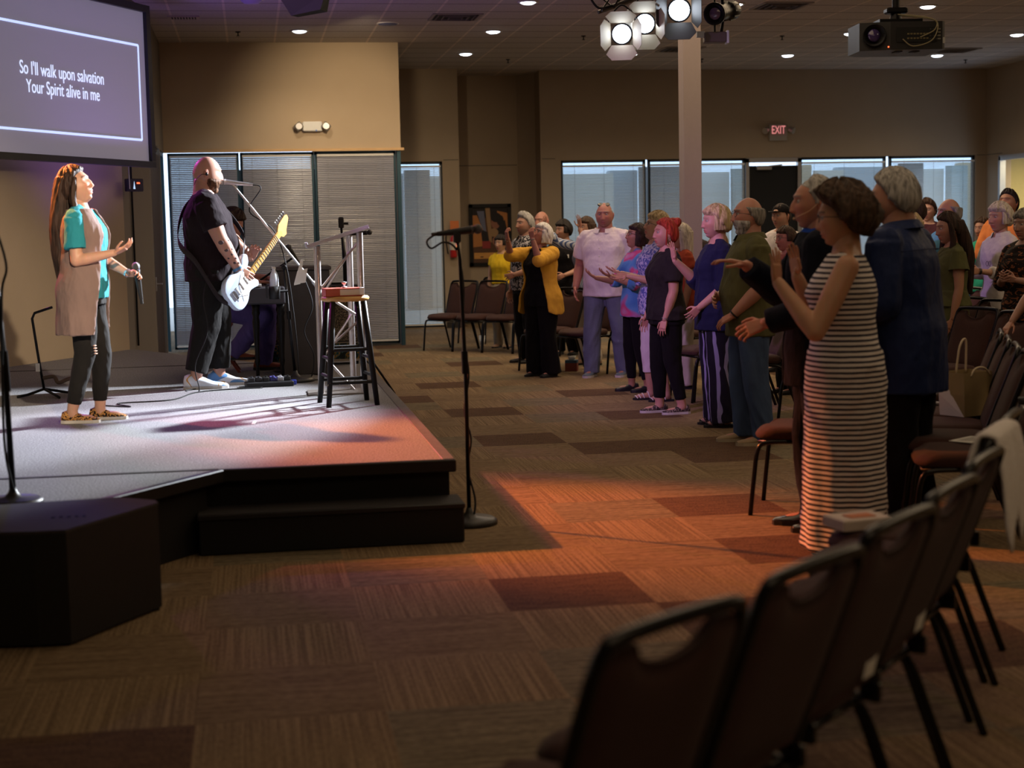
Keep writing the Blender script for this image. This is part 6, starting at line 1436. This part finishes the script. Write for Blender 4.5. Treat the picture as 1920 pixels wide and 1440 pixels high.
person('dark-bobbed woman with glasses in a blue and pink top, hands held out', 3.55, 14.15, (-1, -.10), P=1.57, fem=True, fat=.4, skin=tan_, hair=('bob', .018, .085, 1.0), hcol='dkbrown', head=(16, 0, 0), L=('to', (-.14, .32, 1.20), (-.4, -.3, -1), (-.1, 1, .5), (0, -.3, 1), .4), Rr=('to', (.20, .36, 1.18), (.4, -.3, -1), (0, 1, .6), (0, -.3, 1), .5), top=PINK, sleeve='elbow', hem=.78,
       bottom=JET, cut='slim', glasses=True, shoe=BLKP, vox=.009, fine=.005, openm=True, step=.05)
LACE = ramp_mat('blue_white_lace', [(0, (.10, .12, .38)), (.49, (.10, .12, .38)), (.51, (.48, .46, .68))], 'noise', 30, .85, detail=2, distort=1.5)
def clip_x(I):
    c = MB()
    for k in range(5): c.sphere((-.079, .01+.006*k, .06+.008*math.sin(k*2)), (.006, .008, .008), 8)
    I['child']('hair_clip', I['headpart'](c), CHROME)
person('blonde woman with glasses, hair clip, blue lace blouse and white cropped trousers', 3.52, 13.35, (-1, .02), P=1.66, fem=True, fat=.3, skin=fair, hair=('updo', .030), hcol='blonde', head=(20, 4, 0), L=('to', (-.14, .28, 1.16), (-.4, -.3, -1), (0, 1, .0), (-.8, 0, .5), .35), Rr=('to', (.14, .28, 1.18), (.4, -.3, -1), (0, 1, .3), (0, -.2, 1), .35),
       top=LACE, sleeve='elbow', hem=.80, bottom=cloth('white_capri', (.60, .52, .56)), cut='cropped', shoe=mat('white_strap', (.65, .6, .58), .5), sandal=True, glasses=True, vox=.009, fine=.005, extras=clip_x, step=.05)
def ear_x(I):
    c = MB()
    for sd in (-1, 1): c.tube([(sd*.083+.0, -.006+math.sin(a)*.008, -.042+math.cos(a)*.012) for a in [2*math.pi*q/14 for q in range(15)]], .0018, 5)
    I['child']('earring', I['headpart'](c), CHROME); wristband(I, 'L', ALU, 'bracelet', .007)
person('red-haired woman with a high bun in a dark tee and black trousers, arms down', 3.37, 12.4, (-1, -.06), P=1.60, fem=True, fat=.75, belly=.02, skin=(.56, .28, .22), hair=('bun', .018, (0, -.078, .098)), hcol='red', head=(6, 3, 0), L=((.12, .05, -1), (-.10, .30, -1), (0, .3, -1), (-.6, -.6, 0), .5), Rr=((.1, .10, -1), (-.1, .45, -1), (0, .3, -1), (-1, 0, 0), .5),
       top=cloth('charcoal_tee', (.020, .016, .017)), sleeve='short', hem=.84, neck='round', bottom=JET, cut='slim', shoe=(ramp_mat('zebra_canvas', [(.4, (.04, .03, .03)), (.55, (.30, .22, .20))], 'noise', 40, .8, (1, 4, 1)), SOLE), vox=.0085, fine=.0045, extras=ear_x, step=.07)
person('woman in a rust top with long grey-brown hair, half hidden behind the red-haired woman', 4.05, 14.3, (-1, 0), P=1.56, fem=True, fat=.5, skin=tan_, hair=('long', .018, .32, .9), hcol='silver', head=(3, 0, 0), top=cloth('rust_knit', (.30, .05, .02), .1, .4), sleeve='cap', hem=.82, bottom=cloth('cream_linen', (.45, .40, .34)), shoe=BLKP, vox=.011, fine=.006)
person('young dark-haired woman holding a hand beside her mouth, before the back blinds', 4.96, 17.0, (-.45, -.9), P=1.64, fem=True, skin=pale, hair=('short', .008), hcol='black', head=(3, 0, 0), Rr=('to', (.10, .22, 1.50), (.6, .1, -1), (0, .1, 1), (-.3, .9, 0), .2), L='down', top=ramp_mat('dark_flower_print', [(0, (.02, .012, .014)), (.6, (.02, .012, .014)), (.63, (.3, .08, .06))], 'noise', 26, .85), neck='v', sleeve='long', hem=.84,
       bottom=JET, shoe=BLKP, vox=.011, fine=.0055, openm=True)
person('person in a lavender shirt almost hidden by the blonde woman’s shoulder', 4.29, 13.9, (-1, .1), P=1.48, fat=.3, skin=fair, hair=('short', .012), hcol='sandy', head=(0, 0, 0), top=cloth('lavender_shirt', (.25, .22, .42)), sleeve='long', hem=.84, bottom=JET, shoe=BLKP, vox=.012, fine=.006)
STRP = ramp_mat('navy_white_vertical_stripe', [(0, (.010, .008, .018)), (.86, (.010, .008, .018)), (.90, (.26, .24, .42))], 'wave', 4.2, .8, (1, 1, .25), distort=1.2, detail=1, axis='X')
person('woman with a pale blonde bob, navy top and striped wide trousers, hand raised', 3.53, 11.5, (-1, .04), P=1.69, fem=True, fat=.65, belly=.03, skin=(.55, .29, .23), hair=('bob', .022, .055, 1.05), hcol='blonde', head=(4, 4, 0), Rr=('to', (.22, .28, 1.30), (.3, .3, -1), (.05, .15, 1), (-.3, .9, .1), .15), L=((.16, .0, -1), (-.3, .6, -.5), (-.4, .5, -.6), (-1, 0, 0), .5),
       top=cloth('navy_jersey', (.012, .013, .045)), sleeve='elbow', hem=.76, hemflare=1.06, neck='v', bottom=STRP, cut='wide', shoe=mat('dark_strap', (.03, .02, .02), .5), sandal=True, vox=.0085, fine=.0045)
person('man in an olive short-sleeved shirt with glasses, grey beard and curls at his nape', 3.46, 10.5, (-1, .06), P=1.735, fat=.65, belly=.06, skin=(.46, .22, .16), hair=('fringe', .017), hcol='saltgrey', beard=('grey', .010), head=(4, 2, 0), L=((.15, .0, -1), (-.35, .7, -.75), (-.5, .8, -.5), (-.5, 0, -.8), .6), Rr='front',
       top=cloth('olive_shirt', (.085, .080, .035)), collar=cloth('olive_shirt', (.085, .080, .035)), sleeve='short', hem=.76, hemflare=1.05, neck='v', bottom=DENIM, shoe=(mat('tan_suede', (.28, .20, .12), .8), mat('tan_sole', (.4, .33, .24), .7)), glasses=True, vox=.0085, fine=.0045, stance=.12, step=.04, extras=lambda I: wristband(I, 'L'))
def cap_x(I):
    c = MB(); c.lathe([(0, .122), (.04, .118), (.075, .09), (.088, .045), (.086, .04), (0, .04)], (0, -.005, 0), 20); v = I['headpart'](c); I['child']('cap_crown', v, JET)
    c = MB(); c.loft([[Vector((-.065, .06, .052)), Vector((.065, .06, .052)), Vector((.065, .06, .046)), Vector((-.065, .06, .046))], [Vector((-.055, .12, .05)), Vector((.055, .12, .05)), Vector((.055, .12, .045)), Vector((-.055, .12, .045))], [Vector((-.02, .155, .04)), Vector((.02, .155, .04)), Vector((.02, .155, .035)), Vector((-.02, .155, .035))]]); I['child']('cap_brim', I['headpart'](c), JET)
person('young man in a black cap and a white tee standing before the dark door', 5.46, 15.5, (-.85, -.5), P=1.75, skin=(.50, .28, .2), hair=('short', .010), hcol='dkbrown', head=(2, 0, 0), top=cloth('white_tee', (.58, .53, .52)), sleeve='short', hem=.86, bottom=JET, shoe=BLKP, L='cross', Rr='cross', vox=.011, fine=.0055, extras=cap_x, stubble=.3)
person('short woman with glasses, only her reddish face showing behind the man in the suit', 4.80, 13.5, (-.95, -.2), P=1.52, fem=True, fat=.3, skin=(.50, .20, .16), hair=('bob', .014, .02, 1.1), hcol='brown', head=(2, 0, 0), glasses=True, top=cloth('dusty_red', (.25, .07, .06)), sleeve='short', hem=.86, bottom=JET, shoe=BLKP, vox=.012, fine=.006)
SUIT = cloth('midnight_suit', (.0045, .006, .013), .1, .2)
def suit_x(I):
    outer(I, 'suit_jacket', SUIT, .72, 1.46, .042, .22, .42, 1.93, 1.04, seed=31, amp=.004)
    c = MB(); c.tube(curve([(-.084, -.01, .01), (-.082, .03, -.03), (-.060, .075, -.055), (-.045, .092, -.066)]), .0018, 5).sphere((-.043, .095, -.067), .006, 8); I['child']('headset_microphone', I['headpart'](c), mat('skin_wire', (.5, .32, .2), .5))
person('man in a dark suit with a blue collar and a headset microphone', 2.80, 7.42, (-.96, .28), P=1.775, fat=.25, skin=(.48, .22, .15), hair=('receding', .014), hcol='grey', head=(2, 3, 0), Rr=('to', (.10, .34, 1.30), (.5, .2, -1), (-.05, 1, .25), (0, -.1, -1), .45), L=('to', (-.19, .26, 1.03), (-.5, -.4, -1), (0, 1, -.35), (.8, -.1, -.5), .9),
       top=cloth('royal_blue_shirt', (.01, .05, .32)), collar=cloth('royal_blue_shirt', (.01, .05, .32)), sleeve='elbow', hem=.9, neck='high', bottom=SUIT, shoe=(mat('black_polished', (.012, .010, .010), .18, spec=.7), BLKP), vox=.0075, fine=.0038, extras=suit_x, stance=.10, step=.04, brow=(.2, .18, .16))
STRH = ramp_mat('navy_white_horizontal_stripe', [(0, (.025, .022, .035)), (.37, (.025, .022, .035)), (.42, (.66, .60, .57))], 'wave', 13.5, .85, detail=1, distort=.35, axis='Z')
person('woman in a long navy and white striped dress, curly brown hair, hand at chin', 2.66, 6.70, (-.93, .36), P=1.69, fem=True, fat=.85, belly=.01, skin=(.52, .27, .16), hair=('curlyshort', .052), hcol='brown', head=(-2, 3, 0), arm_len=1.18, L=('to', (-.17, .30, 1.31), (-.45, -.1, -1), (.05, .05, 1), (.5, .8, 0), .10), Rr=((.1, .4, -1), (-.4, .4, 1), (-.1, .1, 1), (-.6, .7, 0), .2),
       top=STRH, sleeve='none', hem=.93, neck='tank', bottom=STRH, cut='skirt', waist=1.10, skirt=True, skirt_len=.06, glasses=True, vox=.0072, fine=.0036, shoe=BLKP, topfold=.006, group=None)
def navy_x(I):
    c = MB()
    for i in range(19):
        pass
    A = I['tors'](.030, 1.33, 1.335); r = A[0]; n = len(r); pts = [r[i % n] for i in range(n//2+1, n)]; c.tube(pts, .0025, 5); I['child']('yoke_seam', c, cloth('navy_seam', (.010, .016, .06)))
NAVY = cloth('navy_poplin', (.012, .022, .080), .06, .15, .55)
person('tall grey-haired man seen from behind in a long-sleeved navy shirt', 3.27, 7.38, (-.70, .71), P=1.80, fat=.85, belly=.02, lean=7, skin=(.50, .25, .17), hair=('short', .024), hcol='grey', head=(0, 10, 0), top=NAVY, collar=NAVY, sleeve='long', hem=.66, neck='high', L='front', Rr='front', bottom=JET, shoe=BLKP, vox=.008, fine=.004, extras=navy_x, topfold=.006, hemflare=1.06)
person('man with a thinning dark crown seen over the navy shirt’s shoulder', 5.58, 12.5, (-.9, .2), P=1.75, fat=.3, skin=(.50, .25, .19), hair=('receding', .018), hcol='dkbrown', head=(-2, 0, 0), top=cloth('grey_shirt', (.08, .08, .09)), bottom=JET, shoe=BLKP, vox=.012, fine=.006)
person('blonde head of hair just showing above the navy shirt’s collar', 5.24, 11.8, (-.9, .3), P=1.61, fem=True, skin=fair, hair=('long', .02, .2, .9), hcol='blonde', head=(0, 0, 0), top=cloth('dusty_blue', (.09, .13, .2)), bottom=JET, shoe=BLKP, vox=.012, fine=.006)
person('young dark-haired man in a dark shirt far back before the right blinds', 8.22, 18.0, (-.65, -.75), P=1.80, skin=pale, hair=('quiff', .020), hcol='brown', head=(0, 0, 0), top=cloth('maroon_shirt', (.06, .02, .03)), bottom=JET, shoe=BLKP, vox=.012, fine=.006)
person('balding man with glasses in a bright light-blue shirt', 6.07, 12.85, (-.97, -.15), P=1.735, fat=.35, skin=tan_, hair=('fringe', .016), hcol='saltgrey', head=(4, 0, 0), glasses=True, top=cloth('sky_shirt', (.10, .30, .46)), sleeve='long', hem=.84, bottom=JET, shoe=BLKP, vox=.011, fine=.0055, stubble=.3)
OLD = cloth('olive_dress', (.085, .085, .035), .12)
def frill_x(I):
    for nm in I['arms']:
        sd, S0, E0, W0 = I['arms'][nm][:4]; c = MB(); d = (E0-S0).normalized(); rg = []
        for t, r_ in ((-.02, .060), (.06, .074), (.13, .088)):
            c0 = S0+d*t; u = d.orthogonal().normalized(); w = d.cross(u); rg.append([c0+(u*math.cos(a)+w*math.sin(a))*r_*(1+.05*math.sin(a*7)) for a in [2*math.pi*q/28 for q in range(28)]])
        c.loft(rg, cap=False); I['child']('flutter_sleeve', c, OLD)
person('woman with very long dark hair in an olive flutter-sleeve dress', 5.42, 11.45, (-.92, .12), P=1.60, fem=True, fat=.35, skin=(.40, .20, .13), hair=('longback', .020, .58), hcol='dkbrown', head=(-4, 8, 0), top=OLD, sleeve='cap', hem=.95, bottom=OLD, cut='skirt', waist=1.08, skirt_len=.35, hemflare=1.15, shoe=BLKP, L='down', Rr='front', vox=.010, fine=.0055, extras=frill_x)
WBL = cloth('white_blouse', (.62, .58, .57), .05)
def specs_x(I):
    c = MB(); q = I['up']((-.03, .150, 1.20))
    for sd in (-1, 1): c.tube([(q.x+sd*.018+math.cos(a)*.016, q.y, q.z+math.sin(a)*.022) for a in [2*math.pi*k/14 for k in range(15)]], .0016, 5)
    I['child']('hanging_glasses', c, BLKP); wristband(I, 'L', BLKP, 'wristwatch', .02)
person('woman with a silver bob clapping, in a white collared blouse', 6.37, 12.5, (-.93, -.20), P=1.68, fem=True, fat=.1, skin=fair, hair=('bob', .022, .05, 1.0), hcol='silver', head=(2, 6, 0), top=WBL, collar=WBL, sleeve='three', hem=.74, neck='v', L=((.05, .35, -1), (-.12, 1, .12), (0, 1, .05), (-1, 0, 0), .15), Rr=((.05, .35, -1), (-.12, 1, .12), (0, 1, .05), (-1, 0, 0), .15), bottom=JET, shoe=BLKP, vox=.010, fine=.005, extras=specs_x)
TIG = ramp_mat('rust_black_animal_print', [(0, (.015, .010, .010)), (.52, (.015, .010, .010)), (.56, (.22, .08, .035))], 'noise', 16, .85, (1, 1, 2), detail=2, distort=1.2)
person('older woman in a rust and black patterned blouse, hands joined, at the right edge', 6.00, 11.35, (-.90, -.42), P=1.62, fem=True, fat=.45, skin=(.44, .25, .20), hair=('bob', .016, .0, 1.1), hcol='saltgrey', head=(-2, 0, 0), top=TIG, sleeve='elbow', hem=.80, neck='v', L='clasp', Rr='clasp', bottom=JET, shoe=BLKP, vox=.010, fine=.005)
person('man with a dark quiff in an orange shirt, arms crossed, by the right doorway', 7.72, 15.0, (-.80, -.55), P=1.84, fat=.3, skin=(.34, .17, .10), hair=('quiff', .014), hcol='black', head=(14, 0, 0), top=cloth('orange_shirt', (.60, .20, .05)), sleeve='long', hem=.84, L='cross', Rr='cross', bottom=JET, shoe=BLKP, vox=.011, fine=.0055, stubble=.5, eyes=False)
person('short child-sized person in a green top peeking out behind the orange shirt', 7.90, 15.9, (-.85, -.45), P=1.56, fem=True, skin=(.45, .24, .16), hair=('short', .02), hcol='brown', head=(0, 0, 0), top=cloth('green_top', (.02, .28, .18)), sleeve='cap', hem=.84, bottom=JET, shoe=BLKP, vox=.012, fine=.006)
person('person in a black top cut by the right edge, hands resting on a chair back', 5.48, 9.85, (-.95, -.25), P=1.60, fem=True, fat=.5, skin=(.46, .25, .18), hair=('bob', .016, .04, 1.0), hcol='brown', head=(-5, 0, 0), top=JET, sleeve='cap', hem=.84, L='rest', Rr='rest', bottom=JET, shoe=BLKP, vox=.009, fine=.0045, lean=8)
person('woman in a white top and red-flowered skirt almost hidden behind the navy shirt', 4.62, 10.2, (-.95, .2), P=1.46, fem=True, skin=fair, hair=('short', .012), hcol='brown', head=(0, 0, 0), top=cloth('white_tee', (.58, .53, .52)), sleeve='short', hem=.92, bottom=ramp_mat('red_flower_skirt', [(0, (.55, .5, .48)), (.5, (.45, .06, .03)), (.62, (.10, .08, .2))], 'noise', 14, .85), cut='skirt', waist=1.03, skirt_len=.12, shoe=BLKP, vox=.012, fine=.006)
